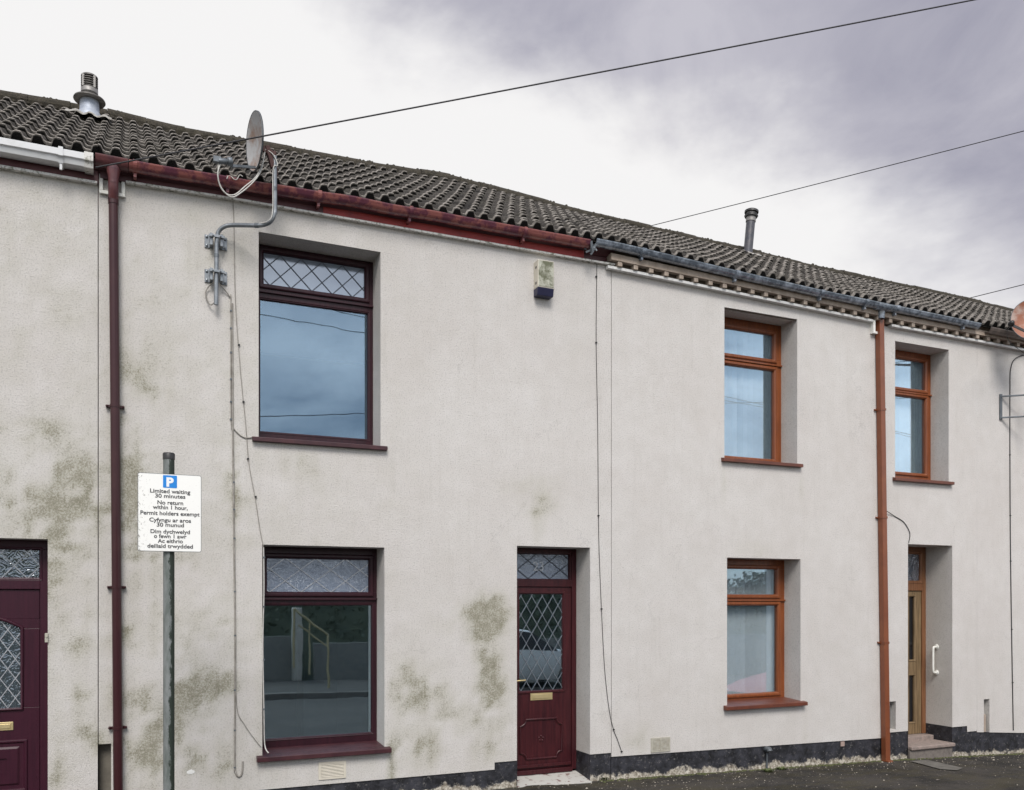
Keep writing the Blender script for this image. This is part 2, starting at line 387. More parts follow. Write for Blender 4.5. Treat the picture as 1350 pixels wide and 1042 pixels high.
def lattice(x0, x1, z0, z1, w, h, y, th, ox=.5, top=None):
    m = MB(); k0 = int((x1-x0)/w+(z1-z0)/h)+3
    for sgn in (1, -1):
        for k in range(-k0, k0+1):
            bx = x0+ox*w+k*w; L = (z1-z0)/h*w+1e-6
            a = (bx-sgn*w*4, z0-h*4); b = (bx+sgn*(L+w*4), z1+4*h)
            a = (bx-sgn*4*w, z0-4*h); b = (bx+sgn*w*((z1-z0)/h+4), z0+(z1-z0)+4*h)
            c = clipseg(a, b, x0, x1, z0, z1)
            if c:
                yy = y if sgn > 0 else y-.0012
                (p, q) = c
                if top:                                  # arched head: trim against it
                    n = 12; seg = []
                    for i in range(n):
                        t0, t1 = i/n, (i+1)/n
                        A = (p[0]+(q[0]-p[0])*t0, p[1]+(q[1]-p[1])*t0); B = (p[0]+(q[0]-p[0])*t1, p[1]+(q[1]-p[1])*t1)
                        if A[1] < top(A[0]) and B[1] < top(B[0]): m.bar((A[0], yy, A[1]), (B[0], yy, B[1]), th, .003)
                else: m.bar((p[0], yy, p[1]), (q[0], yy, q[1]), th, .003)
    return m

# ------------------------------------------------------------------ houses
B1, B2, B3 = P(130, 500).x, P(806, 500).x, P(1288, 500).x
XL, XR = -6.5, 17.0
moss_px = [(90, 665, 65, 45, .95), (105, 625, 38, 18, .9), (60, 640, 50, 60, .5), (185, 525, 24, 40, .7), (172, 640, 15, 60, 1.1), (205, 745, 40, 16, .7),
 (95, 735, 34, 30, .55), (100, 857, 28, 7, .8), (165, 840, 22, 18, .7), (245, 905, 34, 22, .75), (200, 922, 50, 14, .75), (235, 972, 52, 26, .65), (30, 560, 80, 14, .35), (309, 655, 7, 50, .85),
 (297, 824, 7, 20, .85), (300, 912, 12, 26, .7), (121, 972, 14, 24, .95), (645, 815, 27, 30, 2.0), (600, 820, 22, 18, .6), (643, 880, 17, 70, 1.2), (548, 905, 38, 26, .85),
 (575, 980, 60, 30, .75), (655, 945, 20, 50, .8), (712, 662, 20, 17, .75), (698, 640, 36, 11, .45), (708, 695, 8, 30, .4), (517, 1003, 4, 24, 1.4), (180, 1000, 36, 32, .6),
 (100, 915, 26, 20, .45), (90, 1010, 40, 26, .4), (325, 690, 8, 30, .3), (1000, 726, 40, 10, .28), (840, 975, 26, 16, .35), (270, 1000, 60, 26, .45), (600, 930, 90, 22, .4), (512, 640, 4, 45, .35), (338, 625, 4, 40, .3), (520, 1000, 8, 30, .4), (398, 615, 40, 20, .2), (955, 640, 3, 30, .3), (1057, 645, 3, 35, .3), (1062, 955, 3, 24, .35), (760, 420, 14, 60, .12), (80, 300, 60, 30, .15), (160, 700, 8, 330, .35), (60, 800, 60, 90, .3), (250, 850, 60, 60, .3), (300, 560, 14, 120, .25)]
def moss_at(X, Z):
    x, y = proj(X, 0, Z); s = 0
    for a, b, rx, ry, k in moss_px:
        q = ((x-a)/rx)**2+((y-b)/ry)**2
        if q < 6: s += k*math.exp(-q)
    left = max(0, min(1, (640-x)/400)); s += left*.34+.05*max(0, min(1, (y-600)/300))
    s *= max(.05, .72+1.0*noise.noise(Vector((X*2.1, Z*2.6, 3)))+.9*noise.noise(Vector((X*6.5, Z*7.5, 8)))+.45*noise.noise(Vector((X*17, Z*12, 1)))+.55*noise.noise(Vector((X*13, Z*1.3, 5))))
    return max(0, min(1.05, s))

def set_attr(ob, name, f):
    a = ob.data.attributes.new(name, 'FLOAT', 'POINT')
    for i, v in enumerate(ob.data.vertices): a.data[i].value = f(v.co)

def wall(parent, x0, x1, topf, botf, holes, splits=()):
    """holes: (xa, xb, za, zb, depth); za None reaches the bottom"""
    xs = {x0, x1}; zs = set(); step = .07
    for h in holes:
        xs |= {h[0], h[1]}; zs |= {h[3]}
        if h[2] is not None: zs.add(h[2])
    xs |= set(splits); lo, hi = .30, 5.42; zs |= {lo, hi}
    def fill(s):
        s = sorted(s); o = []
        for a, b in zip(s, s[1:]):
            n = max(1, int((b-a)/step))
            o += [a+(b-a)*i/n for i in range(n)]
        return o+[s[-1]]
    xs = fill(xs); zs = fill(zs); m = MB(); idx = {}; V = []; Fc = []
    def vi(x, z):
        k = (round(x, 5), round(z, 5))
        if k not in idx:
            idx[k] = len(V)
            V.append((x, 0, z))
        return idx[k]
    for a, b in zip(xs, xs[1:]):
        e = 1e-4; mid = (a+b)/2; rows = [None]+zs+['t']
        for r in range(len(rows)-1):
            p, q = rows[r], rows[r+1]
            za0, za1 = (botf(a+e), botf(b-e)) if p is None else (p, p)
            zb0, zb1 = (topf(a), topf(b)) if q == 't' else (q, q)
            zm = (za0+zb0)/2
            if any(h[0] < mid < h[1] and (h[2] is None or zm > h[2]) and zm < h[3] for h in holes): continue
            Fc.append((vi(a, za0), vi(b, za1), vi(b, zb1), vi(a, zb0)))
    m.add(V, Fc)
    for xa, xb, za, zb, dp in holes:
        z0 = botf((xa+xb)/2)-.01 if za is None else za
        zl = botf(xa-1e-3) if za is None else za; zr = botf(xb+1e-3) if za is None else za
        n = 4
        for i in range(n):
            ya, yb = dp*i/n, dp*(i+1)/n
            m.add([(xa, ya, zl), (xa, yb, zl), (xa, yb, zb), (xa, ya, zb)], [(0, 1, 2, 3)])
            m.add([(xb, ya, zr), (xb, yb, zr), (xb, yb, zb), (xb, ya, zb)], [(3, 2, 1, 0)])
            m.add([(xa, ya, zb), (xb, ya, zb), (xb, yb, zb), (xa, yb, zb)], [(3, 2, 1, 0)])
            if za is not None: m.add([(xa, ya, za), (xb, ya, za), (xb, yb, za), (xa, yb, za)], [(0, 1, 2, 3)])
    for x in (x0, x1):   # returns at the party-line joints
        m.add([(x, .001, botf(x0+.01 if x == x0 else x1-.01)), (x, .1, botf(x0+.01 if x == x0 else x1-.01)), (x, .1, topf(x)), (x, .001, topf(x))], [(0, 1, 2, 3)])
    ob = m.build('wall', M['render'], parent); set_attr(ob, 'moss', lambda c: moss_at(c.x, c.z) if c.y < .02 else .2)  # reveals behind the face get one even tint through this attribute
    return ob

def plinth(parent, x0, x1, botf, doors, splits=(), reveals=()):
    xs = sorted({x0, x1, *splits, *[d for p in doors for d in p]}); Y = .012; runs = [MB()]
    for a, b in zip(xs, xs[1:]):
        mid = (a+b)/2
        if any(d[0] < mid < d[1] for d in doors): runs.append(MB()); continue
        m = runs[-1]; n = max(1, int((b-a)/.08))
        for i in range(n):
            p, q = a+(b-a)*i/n, a+(b-a)*(i+1)/n
            for j in range(5):
                f0, f1 = j/5, (j+1)/5
                zz = lambda x, f, e: (zg(x)-.05)*(1-f)+(botf(x+e)+.004)*f
                m.add([(p, Y, zz(p, f0, 1e-4)), (q, Y, zz(q, f0, -1e-4)), (q, Y, zz(q, f1, -1e-4)), (p, Y, zz(p, f1, 1e-4))], [(0, 1, 2, 3)])
    for x, z0, z1, dp, s in reveals:   # plinth paint returning into a doorway, a shade proud of the reveal
        m = MB(); m.box(min(x, x+s*.004), max(x, x+s*.004), .002, dp, z0, z1); runs.append(m)
    for m in runs:
        if m.v: ob = m.build('plinth', M['plinth'], parent); set_attr(ob, 'hgt', lambda c: max(0, c.z-zg(c.x)) if len(ob.data.vertices) > 8 else .3)

def shell(parent, x0, x1, top):
    m = MB(); e = .06
    m.box(x0+e, x1-e, 4.2, 4.3, -.4, top); m.box(x0+e, x0+e+.05, .45, 4.2, -.4, top); m.box(x1-e-.05, x1-e, .45, 4.2, -.4, top)
    m.box(x0+e+.05, x1-e-.05, .45, 4.199, 2.62, 2.82); m.box(x0+e+.05, x1-e-.05, .45, 4.199, -.25, -.06, 1)
    m.build('party_wall', [M['plaster'], M['carpet']], parent)
    m = MB(); m.box(x0, x1, 6.9, 7.0, -.9, 5.7)
    m.build('rear_wall', M['render'], parent)

ridge_px = [(-400, 30), (0, 122), (93, 137), (141, 146), (227, 167), (325, 184.5), (457, 209), (540, 223), (585, 230), (691, 258), (767, 278), (861, 300), (974, 326), (1050, 345), (1161, 369), (1272, 393), (1340, 410), (1400, 426), (1500, 450)]
RY = 3.5
zr_ = lerp([(P(x, y, RY).x, P(x, y, RY).z-.10) for x, y in ridge_px])
EY = -.14
gl_left = lerp([(-8, 5.72), (B1, 5.741)])
gl_mid = lerp([(P(201, 0, -.17).x, 5.750), (P(265, 0, -.17).x, 5.757), (P(467, 0, -.17).x, 5.80), (P(640, 0, -.17).x, 5.815), (B2, 5.83)])
gl_right = lerp([(B2, 5.845), (P(969, 0, -.2).x, 5.785), (P(1080, 0, -.2).x, 5.745), (B3, 5.70), (14, 5.64)])
def ze_(x):
    if x < B1: return gl_left(x)+.012
    if x < B2-.6: return gl_mid(x)+.012
    if x < B2: t = (x-B2+.6)/.6; return gl_mid(x)*(1-t)+gl_right(B2)*t+.012
    return gl_right(x)+.012
def roof(parent, x0, x1, sub=8, mapX=None):
    rollw = .15; courses = 11; m = MB()
    xs = []; k0 = int(math.floor(x0/rollw*sub)); k1 = int(math.ceil(x1/rollw*sub))
    xs = [x0]+[k*rollw/sub for k in range(k0+1, k1)]+[x1]
    def pt(x, s, h):
        ze, zr = ze_(x), zr_(x); L = math.hypot(RY-EY, zr-ze); dy, dz = (RY-EY)/L, (zr-ze)/L
        sag = -.025*math.sin(math.pi*s)+.018*noise.noise(Vector((x*.55, s*2, 7)))
        hh = h+sag
        return (x, EY+dy*s*L-dz*hh, ze+dz*s*L+dy*hh)
    def prof(x):
        p = (x/rollw) % 1.0
        if p < .66: return .046*min(1, 1.4*math.sin(math.pi*p/.66))
        return 0
    tones = []; V = []; Fc = []; MI = []; r_full = lambda q: q > .3
    for c in range(courses):
        base = len(V); s0, s1 = c/courses, min(1.0, (c+1.12)/courses)
        for x in xs:
            tid = math.floor(x/(rollw*2)-.001+(c % 2)*0)
            r = random.Random(tid*131+c*7919); js = r.uniform(-.012, .012)/4.2; jh = r.uniform(-.004, .007); tn = r.random()
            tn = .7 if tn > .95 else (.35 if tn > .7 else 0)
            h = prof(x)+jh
            pan_shade = .38 if ((x/rollw) % 1.0) > .58 or ((x/rollw) % 1.0) < .03 else 0.0  # channels darkened to paint the shade between the rolls
            rf = min(1, prof(x)/.03); lip = h+.020-.016*(1-rf)
            V += [pt(x, s0+js+.003, jh-.014), pt(x, s0+js, lip), pt(x, s0+js, h+.034), pt(x, s0+js+.003, h+.038), pt(x, s0+js+.012, h+.036), pt(x, (s0+s1)/2, h+.02), pt(x, s1, h+.0)]
            tones += [1, .97 if r_full(rf) else .8, tn*.2, tn*.2, max(tn, pan_shade), max(tn, pan_shade), max(tn, pan_shade)]  # near-black butt faces: painted shadow openings under the rolls
        for i in range(len(xs)-1):
            for r_ in range(6):
                a = base+i*7+r_; Fc.append((a, a+7, a+8, a+1)); MI.append(1 if r_ in (1, 2, 3) else 0)
    m.v = V; m.f = Fc; m.mi = MI; m.sm = [x == 0 for x in MI]
    # boarding under the tiles and the rear slope
    def strip(xa, xb):
        A = pt(xa, -.005, -.012); B = pt(xb, -.005, -.012); C_ = pt(xb, 1, -.012); D_ = pt(xa, 1, -.012)
        m.add([A, B, C_, D_, (xb, 7.2, 5.75), (xa, 7.2, 5.75), (xb, .3, 5.45), (xa, .3, 5.45)], [(0, 1, 2, 3), (3, 2, 4, 5)])
    n = 12
    for i in range(n): strip(x0+(x1-x0)*i/n, x0+(x1-x0)*(i+1)/n)
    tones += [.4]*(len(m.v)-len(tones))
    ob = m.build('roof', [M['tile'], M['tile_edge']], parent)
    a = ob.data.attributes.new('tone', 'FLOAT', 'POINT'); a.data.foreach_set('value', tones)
    # ridge tiles bedded in mortar
    rd = MB(); x = x0; i = 0
    while x < x1-.02:
        x2 = min(x+.45, x1); r = random.Random(int(x*97)); j = r.uniform(-.008, .008); rr = .118+r.uniform(-.004, .006)
        prof2 = [(math.cos(a)*(rr+.01)*1.25, math.sin(a)*rr*.95-.02+j) for a in [math.pi*k/10 for k in range(11)]]
        path = []
        for k in range(5):
            X = x+(x2-x-.004)*k/4; path.append((X, RY, zr_(X)+.004*noise.noise(Vector((X*9, 1, 1)))))
        rd.sweep(path, prof2+[(-.15, -.07), (.15, -.07)], 0, False, True)
        for q in range(16):
            X = r.uniform(x, x2); a = r.uniform(.9, 2.6) if r.random() < .75 else r.uniform(2.6, 3.1); s = r.uniform(.008, .022)
            if x0+.03 < X < x1-.03: rd.lathe([(s*1.4, -s), (s*1.2, s*.2), (0, s)], (X, RY+math.cos(a)*rr*1.2, zr_(X)+math.sin(a)*rr*.95-.018), 6)
        # ragged mortar bed
        for q in range(9):
            X = x+.05*q+r.uniform(-.01, .01)
            if X > x1-.03: break
            s = r.uniform(.016, .034); rd.lathe([(0, -s), (s*1.2, -s*.3), (s, s*.5), (0, s)], (X, RY-.148, zr_(X)-.062+r.uniform(-.012, .012)), 6)
        x = x2; i += 1
    cp = [(math.cos(a)*.135, math.sin(a)*.095-.02) for a in [math.pi*k/10 for k in range(11)]]+[(-.13, -.08), (.13, -.08)]
    rd.sweep([(x0+(x1-x0)*k/20, RY, zr_(x0+(x1-x0)*k/20)) for k in range(21)], cp)
    o = rd.build('ridge_tiles', M['ridge'], ob); set_attr(o, 'tone', lambda c: 0)
    return ob

def bead(parent, name, x0, x1, f, mat=None, h=.03, y0=-.028, y1=.03, n=10):
    m = MB(); path = [(x0+(x1-x0)*i/n, 0, f(x0+(x1-x0)*i/n)) for i in range(n+1)]
    m.sweep(path, [(y0, 0), (y0, h*.85), (y0+.006, h), (y1, h), (y1, 0)]); return m.build(name, mat or M['bead'], parent)
def half_gutter(parent, name, x0, x1, lip, r, mat, yc, n=16, wob=0):
    m = MB(); path = []
    for i in range(n+1):
        x = x0+(x1-x0)*i/n; path.append((x, yc, lip(x)+wob*noise.noise(Vector((x*2.3, 5, 1)))))
    a = [math.pi+math.pi*k/14 for k in range(15)]
    pr = [(math.cos(t)*r, math.sin(t)*r) for t in a]+[(math.cos(t)*(r-.006), math.sin(t)*(r-.006)) for t in reversed(a)]
    pr = [(-(r+.005), .006), (-(r+.005), -.006)]+pr[1:14]+[(r, .0)]+[(r-.006, 0)]+pr[16:29]+[(-r+.006, .006)]
    m.sweep(path, pr, 0, True, True)
    ob = m.build(name, mat, parent); ob.data.set_sharp_from_angle(angle=R(50)) if hasattr(ob.data, 'set_sharp_from_angle') else None
    return ob
def gutter_union(parent, x, lip, r, mat, yc, w=.05, name='gutter_bracket'):
    m = MB(); a = [math.pi+math.pi*k/14 for k in range(15)]; z = lip(x)
    pr = [(math.cos(t)*(r+.009), math.sin(t)*(r+.009)) for t in a]+[(math.cos(t)*(r+.001), math.sin(t)*(r+.001)) for t in reversed(a)]
    pr = [(p, q+(.012 if abs(q) < .003 and p < 0 else 0)) for p, q in pr]
    m.sweep([(x-w/2, yc, z), (x+w/2, yc, z)], pr)
    m.box(x-.012, x+.012, yc-.01, -.03, z-r-.04, z-r-.008)
    return m.build(name, mat, parent)

def window(parent, hole, yf, frame, sillm, glass, tl, main, mt, mm, label=None, lead=None, topglass=None, ring_main=True, sill=(.06, .05, .045)):
    """tl = (z0,z1) of the top light glass, main = (z0,z1); mt, mm = stile widths"""
    x0, x1, z0, z1 = hole[:4]; m = MB(); yb = yf+.06
    tx0, tx1, mx0, mx1 = x0+mt, x1-mt, x0+mm, x1-mm
    q = lambda a, b, c, d: m.box(a, b, yf, yb, c, d)
    q(x0, x1, tl[1], z1); q(x0, x1, main[1], tl[0]); q(x0, x1, z0, main[0])
    q(x0, tx0, tl[0], tl[1]); q(tx1, x1, tl[0], tl[1]); q(x0, mx0, main[0], main[1]); q(mx1, x1, main[0], main[1])
    w = min(.045, mt-.02)
    m.ring(tx0, tx1, tl[0], tl[1], [(w+.004, yf+.002), (w, yf-.014), (w-.01, yf-.019), (.014, yf-.019), (.0, yf-.002), (-.004, yf+.02), (-.004, yf+.03)])
    if ring_main: m.ring(mx0, mx1, main[0], main[1], [(w+.004, yf+.002), (w, yf-.014), (w-.01, yf-.019), (.014, yf-.019), (0, yf-.002), (-.004, yf+.02), (-.004, yf+.03)])
    else: m.ring(mx0, mx1, main[0], main[1], [(.02, yf+.002), (.016, yf-.006), (.0, yf+.006), (-.005, yf+.02), (-.005, yf+.03)])
    m.box(x0+.002, x1-.002, yf-.024, yf-.001, (tl[0]+main[1])/2-.014, (tl[0]+main[1])/2+.006)
    fr = m.build('window', frame, parent, bevel=.003)
    if label: fr['label'] = label
    yg = yf+.025
    MB().box(tx0-.002, tx1+.002, yg, yg+.006, tl[0]-.002, tl[1]+.002).build('pane', topglass or glass, fr)
    MB().box(mx0-.002, mx1+.002, yg, yg+.006, main[0]-.002, main[1]+.002).build('pane', glass, fr)
    if lead: lattice(tx0, tx1, tl[0], tl[1], lead[0], lead[1], yg-.003, lead[2], lead[4]).build('lead_lattice', lead[3], fr)
    s = MB(); e, pr, th = sill
    s.add([(x0-e, -pr, z0-th), (x1+e, -pr, z0-th), (x1+e, -.001, z0-th), (x0-e, -.001, z0-th), (x0-e, -pr, z0-.006), (x1+e, -pr, z0-.006), (x1+e, -.001, z0+.004), (x0-e, -.001, z0+.004)],
          [(3, 2, 1, 0), (4, 5, 6, 7), (0, 1, 5, 4), (2, 3, 7, 6), (0, 4, 7, 3), (1, 2, 6, 5)])
    s.add([(x0+.001, -.001, z0+.004), (x1-.001, -.001, z0+.004), (x1-.001, yf+.005, z0+.022), (x0+.001, yf+.005, z0+.022)], [(0, 1, 2, 3)])
    s.build('sill', sillm, fr, bevel=.004)
    return fr

# openings (x0, x1, z0, z1, depth)
def op(l, t, r, b, Yd=.36):
    return [P(l, 500).x, P(r, 500).x, b, t, Yd]
W_up_mid = op(341, 5.391, 501.7, 3.455); W_lo_mid = op(345.8, 2.445, 506.9, .452); D_mid = [P(681.5, 0).x, P(778, 0).x, None, 2.50, .40]
W_up_r = op(955, 5.42, 1051.1, 3.615); W_lo_r = op(958.5, 2.428, 1055.4, .655); W_up_rr = op(1180.1, 5.352, 1250.7, 3.54)
D_r = [P(1197, 0).x, P(1255.5, 0).x, None, 2.66, .56]
D_r[3] = (P(1197, 717.5).z+P(1255.5, 719.5).z)/2
D_l = [P(63, 0).x-.93, P(63, 0).x, None, 2.445, .28]

def capf(pts): return line(pts)
top_l = capf([(0, 222), (130, 244)]); top_m = capf([(130, 236), (170, 243), (300, 263), (466, 292), (780, 346), (806, 350)])
top_r = capf([(800, 355), (1145, 425), (1170, 431), (1288, 452)]); top_rr = capf([(1288, 452), (1350, 464)])
bot_l = lambda x: .12
xa, xb, xc = P(652, 1000).x, P(684, 1000).x, P(762, 1000).x
bot_m = lambda x: .13 if x < xa else .205
x1165, x1275 = P(1167, 1000).x, P(1275, 1000).x
bot_r_tab = line([(806, 998), (1167, 973)])
bot_r = lambda x: bot_r_tab(x) if x < x1165 else (.166 if x < x1275 else .085)
bot_rr = line([(1288, 965.5), (1350, 966.5)])

# recess notches in the render at the foot of the wall
notch_l = (P(129.5, 1000).x, P(146.5, 1000).x, P(138, 981).z)
notch_a = (P(1173, 940).x, P(1181, 940).x, P(1177, 925).z)
notch_b = (P(1297, 940).x, P(1304.5, 940).x, P(1300, 922).z)

# --- house 1 (left)
h1 = empty('terraced_house', (XL, 0, 0), 'cream rendered terraced house with white box gutter and plum door at left edge', 'house', 'terraced houses of the row')
h1.location = ((XL+B1)/2, 0, 0)
wall(h1, XL, B1-.007, top_l, bot_l, [D_l])
plinth(h1, XL, B1-.007, bot_l, [(D_l[0], D_l[1])])
shell(h1, XL, B1, 5.4); roof(h1, XL, B1)
# --- house 2 (middle)
h2 = empty('terraced_house', ((B1+B2)/2, 0, 0), 'stained cream terraced house with weathered red gutter and maroon leaded door and windows', 'house', 'terraced houses of the row')
wall(h2, B1, B2-.004, top_m, bot_m, [W_up_mid, W_lo_mid, D_mid, [B1+.0, notch_l[1], None, notch_l[2], .10]], (xa,))
plinth(h2, B1, B2-.004, bot_m, [(D_mid[0], D_mid[1]), (B1, notch_l[1])], (xa,), [(D_mid[1], -.25, .205, .34, -1), (D_mid[0], -.25, .205, .34, 1)])
MB().box(B1, notch_l[1]+.02, .095, .12, -.4, notch_l[2]+.02).build('recess', M['notch'], h2)
shell(h2, B1, B2, 5.4); roof(h2, B1, B2)
# --- house 3 (right)
h3 = empty('terraced_house', ((B2+B3)/2, 0, 0), 'clean cream terraced house with black gutter, bracketed eaves and orange-brown windows', 'house', 'terraced houses of the row')
wall(h3, B2+.003, B3, top_r, bot_r, [W_up_r, W_lo_r, D_r, W_up_rr, [notch_a[0], notch_a[1], .30 if notch_a[2] < .3 else .20, notch_a[2], .09]], (x1165, x1275))
plinth(h3, B2+.003, B3, bot_r, [(D_r[0], D_r[1])], (x1165, x1275), [(D_r[1], -.4, .168, .45, -1), (D_r[0], -.4, .166, .45, 1)])
MB().box(notch_a[0]-.01, notch_a[1]+.01, .088, .11, .1, notch_a[2]+.02).build('recess', M['galv'], h3)
shell(h3, B2, B3, 5.4); roof(h3, B2, B3, 7)
# --- house 4 (far right)
h4 = empty('terraced_house', ((B3+XR)/2, 0, 0), 'cream terraced house end with rusty satellite dish at right edge', 'house', 'terraced houses of the row')
wall(h4, B3+.002, XR, top_rr, bot_rr, [[notch_b[0], notch_b[1], None, notch_b[2], .09]])
plinth(h4, B3+.002, XR, bot_rr, [])
MB().box(notch_b[0]-.01, notch_b[1]+.01, .088, .11, .0, notch_b[2]+.02).build('recess', M['pvc'], h4)
MB().tube([(notch_b[0]+.05, .04, -.05), (notch_b[0]+.05, .04, notch_b[2]-.22)], .028, 10).build('pipe_stub', M['cream'], h4)
shell(h4, B3, XR, 5.4); roof(h4, B3, XR, 6)

# --- windows
YF = .29
window(h2, W_up_mid, YF, M['maroon'], M['maroon_sill'], M['glass'], (5.010, 5.322), (3.568, 4.858), .085, .052, 'tall upper window with leaded top light',
       (.205, .205, .009, M['lead_dark'], .3), M['obscure_up'], False)
window(h2, W_lo_mid, YF, M['maroon'], M['maroon_sill'], M['glass_low'], (1.999, 2.333), (.557, 1.868), .083, .052, 'ground floor window with frosted leaded top light',
       (.30, .225, .010, M['lead_bright'], .1), M['obscure'], False, sill=(.055, .07, .05))
window(h3, W_up_r, YF, M['tan_frame'], M['tan_sill'], M['glass_tan'], (4.975, 5.29), (3.705, 4.834), .125, .12, 'upper window above the ground floor one', sill=(.05, .055, .045))
window(h3, W_lo_r, YF, M['tan_frame'], M['tan_sill'], M['glass_tan'], (1.985, 2.309), (.745, 1.848), .125, .115, 'ground floor window with net blind', sill=(.055, .07, .05))
window(h3, W_up_rr, YF, M['tan_frame'], M['tan_sill'], M['glass_tan'], (4.845, 5.238), (3.68, 4.726), .11, .105, 'upper window above the oak door', sill=(.05, .055, .045))

# --- middle door
def mid_door():
    x0, x1 = D_mid[0], D_mid[1]; yf = .32; m = MB()
    zb = P(700, 1019, yf).z; ztr0, ztr1 = P(750, 774, yf).z, P(750, 766, yf).z
    gx1 = P(750.5, 720, yf).x
    fx1 = P(745, 900, yf).x
    gzt, gzb = P(750, 731, yf).z, P(750, 764.5, yf).z
    w = .06
    gzt, gzb = P(750, 732, yf).z, P(750, 763.5, yf).z
    m.box(x0, x1, yf, yf+.07, 2.455, 2.50); m.box(x0, x0+w, yf, yf+.07, zb, 2.455); m.box(x1-w, x1, yf, yf+.07, zb, 2.455)
    m.box(x0+w, x1-w, yf-.004, yf+.066, ztr0-.0, ztr1+.01)
    m.box(x0+w, x1-w, yf-.02, yf+.05, zb-.02, zb+.03)
    fr = m.build('door_frame', M['maroon_door'], h2, bevel=.004)
    MB().box(x0+w, x1-w, yf+.03, yf+.04, ztr1+.01, 2.455).build('fanlight_pane', M['obscure'], fr)
    r = MB(); r.ring(x0+w+.03, x1-w-.035, gzb, gzt, [(.036, yf+.02), (.03, yf+.004), (.008, yf+.004), (0, yf+.029)]); r.build('fanlight_bead', M['maroon_door'], fr)
    lattice(x0+w+.03, x1-w-.035, gzb, gzt, .27, .20, yf+.027, .010, .75).build('lead_lattice', M['lead_dark'], fr)
    text_obj('house_number', '23', .145, (x0+x1)/2-.095, yf+.024, gzb+.09, M['lead_bright'], fr, .001)
    # leaf
    dx0, dx1 = x0+w+.004, x1-w-.004; dz0, dz1 = zb+.034, ztr0-.004; yd = yf+.012
    gx0, gx1 = dx0+.115, dx1-.105; gz1 = P(743, 783.5, yd).z; gz0 = P(743, 909, yd).z
    d = MB(); q = lambda a, b, c, e: d.box(a, b, yd, yd+.045, c, e)
    q(dx0, dx1, gz1, dz1); q(dx0, dx1, dz0, gz0); q(dx0, gx0, gz0, gz1); q(gx1, dx1, gz0, gz1)
    d.ring(gx0, gx1, gz0, gz1, [(.03, yd+.002), (.026, yd-.01), (.008, yd-.01), (0, yd+.004), (-.003, yd+.02)])
    # moulded lower panel with scooped corners
    px0, px1, pz0, pz1 = dx0+.125, dx1-.12, P(720, 999, yd).z, P(720, 944, yd).z-.03
    c = .07; pts = []
    def arc(cx, cz, a0, a1):
        return [(cx+c*math.cos(R(a0+(a1-a0)*i/6)), cz+c*math.sin(R(a0+(a1-a0)*i/6))) for i in range(7)]
    pts = arc(px0, pz0, 90, 0)+arc(px1, pz0, 180, 90)+arc(px1, pz1, 270, 180)+arc(px0, pz1, 0, -90)
    loop = [(a, yd-.004, b) for a, b in pts]; d.tube(loop+[loop[0]], .013, 6)
    fl = (px0+px1)/2, (pz0+pz1)/2
    for k in range(5):
        a = R(90+72*k); ctr = (fl[0]+.026*math.cos(a), yd, fl[1]+.026*math.sin(a))
        d.lathe([(.0155, 0), (.012, -.006), (0, -.009)], ctr, 8, ax=(Vector((1, 0, 0)), Vector((0, 0, 1)), Vector((0, 1, 0))))
    d.tube([(fl[0], yd-.002, fl[1]-.04), (fl[0]+.008, yd-.002, fl[1]-.075)], .004, 5)
    lo = P(720, 1008, yd).z
    d.box(dx0+.01, dx1-.01, yd-.018, yd-.0005, lo-.02, lo+.012)
    leaf = d.build('door', M['maroon_door'], h2, bevel=.003)
    MB().box(gx0-.003, gx1+.003, yd+.02, yd+.028, gz0-.003, gz1+.003).build('door_pane', M['glass_low'], leaf)
    lattice(gx0, gx1, gz0, gz1, .132, .212, yd+.016, .0058, .2).build('lead_lattice', M['lead_pale'], leaf)
    lb = MB(); L = P(699, 918, yd), P(728, 918, yd); zc = P(714, 918, yd).z
    lb.box(L[0].x, L[1].x, yd-.008, yd-.0005, zc-.042, zc+.042); lb.box(L[0].x+.02, L[1].x-.02, yd-.013, yd-.008, zc-.024, zc+.024)
    lb.build('letterbox', M['brass'], leaf, bevel=.003)
    hd = MB(); hz = P(690, 897, yd).z; hx = dx0+.05
    hd.box(hx-.018, hx+.018, yd-.008, yd-.0005, hz-.11, hz+.05); hd.tube([(hx, yd-.004, hz), (hx, yd-.045, hz), (hx+.02, yd-.05, hz), (hx+.12, yd-.05, hz+.004)], .009, 8)
    hd.build('handle', M['brass'], leaf)
    # doorstep, chipped paint
    s = MB(); z = zb-.022; n = 14; k = 6; V = []
    for j in range(k+1):
        for i in range(n+1):
            X = x0+.006+(x1-x0-.012)*i/n; Yy = yf+.02-(yf+.07)*j/k
            V.append((X, Yy, z-.055*j/k+.008*noise.noise(Vector((X*9, Yy*9, 2)))-(0 if j < k else .0)))
    Fc = [(j*(n+1)+i, j*(n+1)+i+1, (j+1)*(n+1)+i+1, (j+1)*(n+1)+i) for j in range(k) for i in range(n)]
    s.add(V, [tuple(reversed(f)) for f in Fc], 0, True)
    e = [(V[k*(n+1)+i][0], V[k*(n+1)+i][1]-.01*random.random(), -.25) for i in range(n+1)]
    s.add([V[k*(n+1)+i] for i in range(n+1)]+e, [(i+1, i, n+1+i, n+2+i) for i in range(n)])
    s.build('doorstep', M['step_paint'], h2)

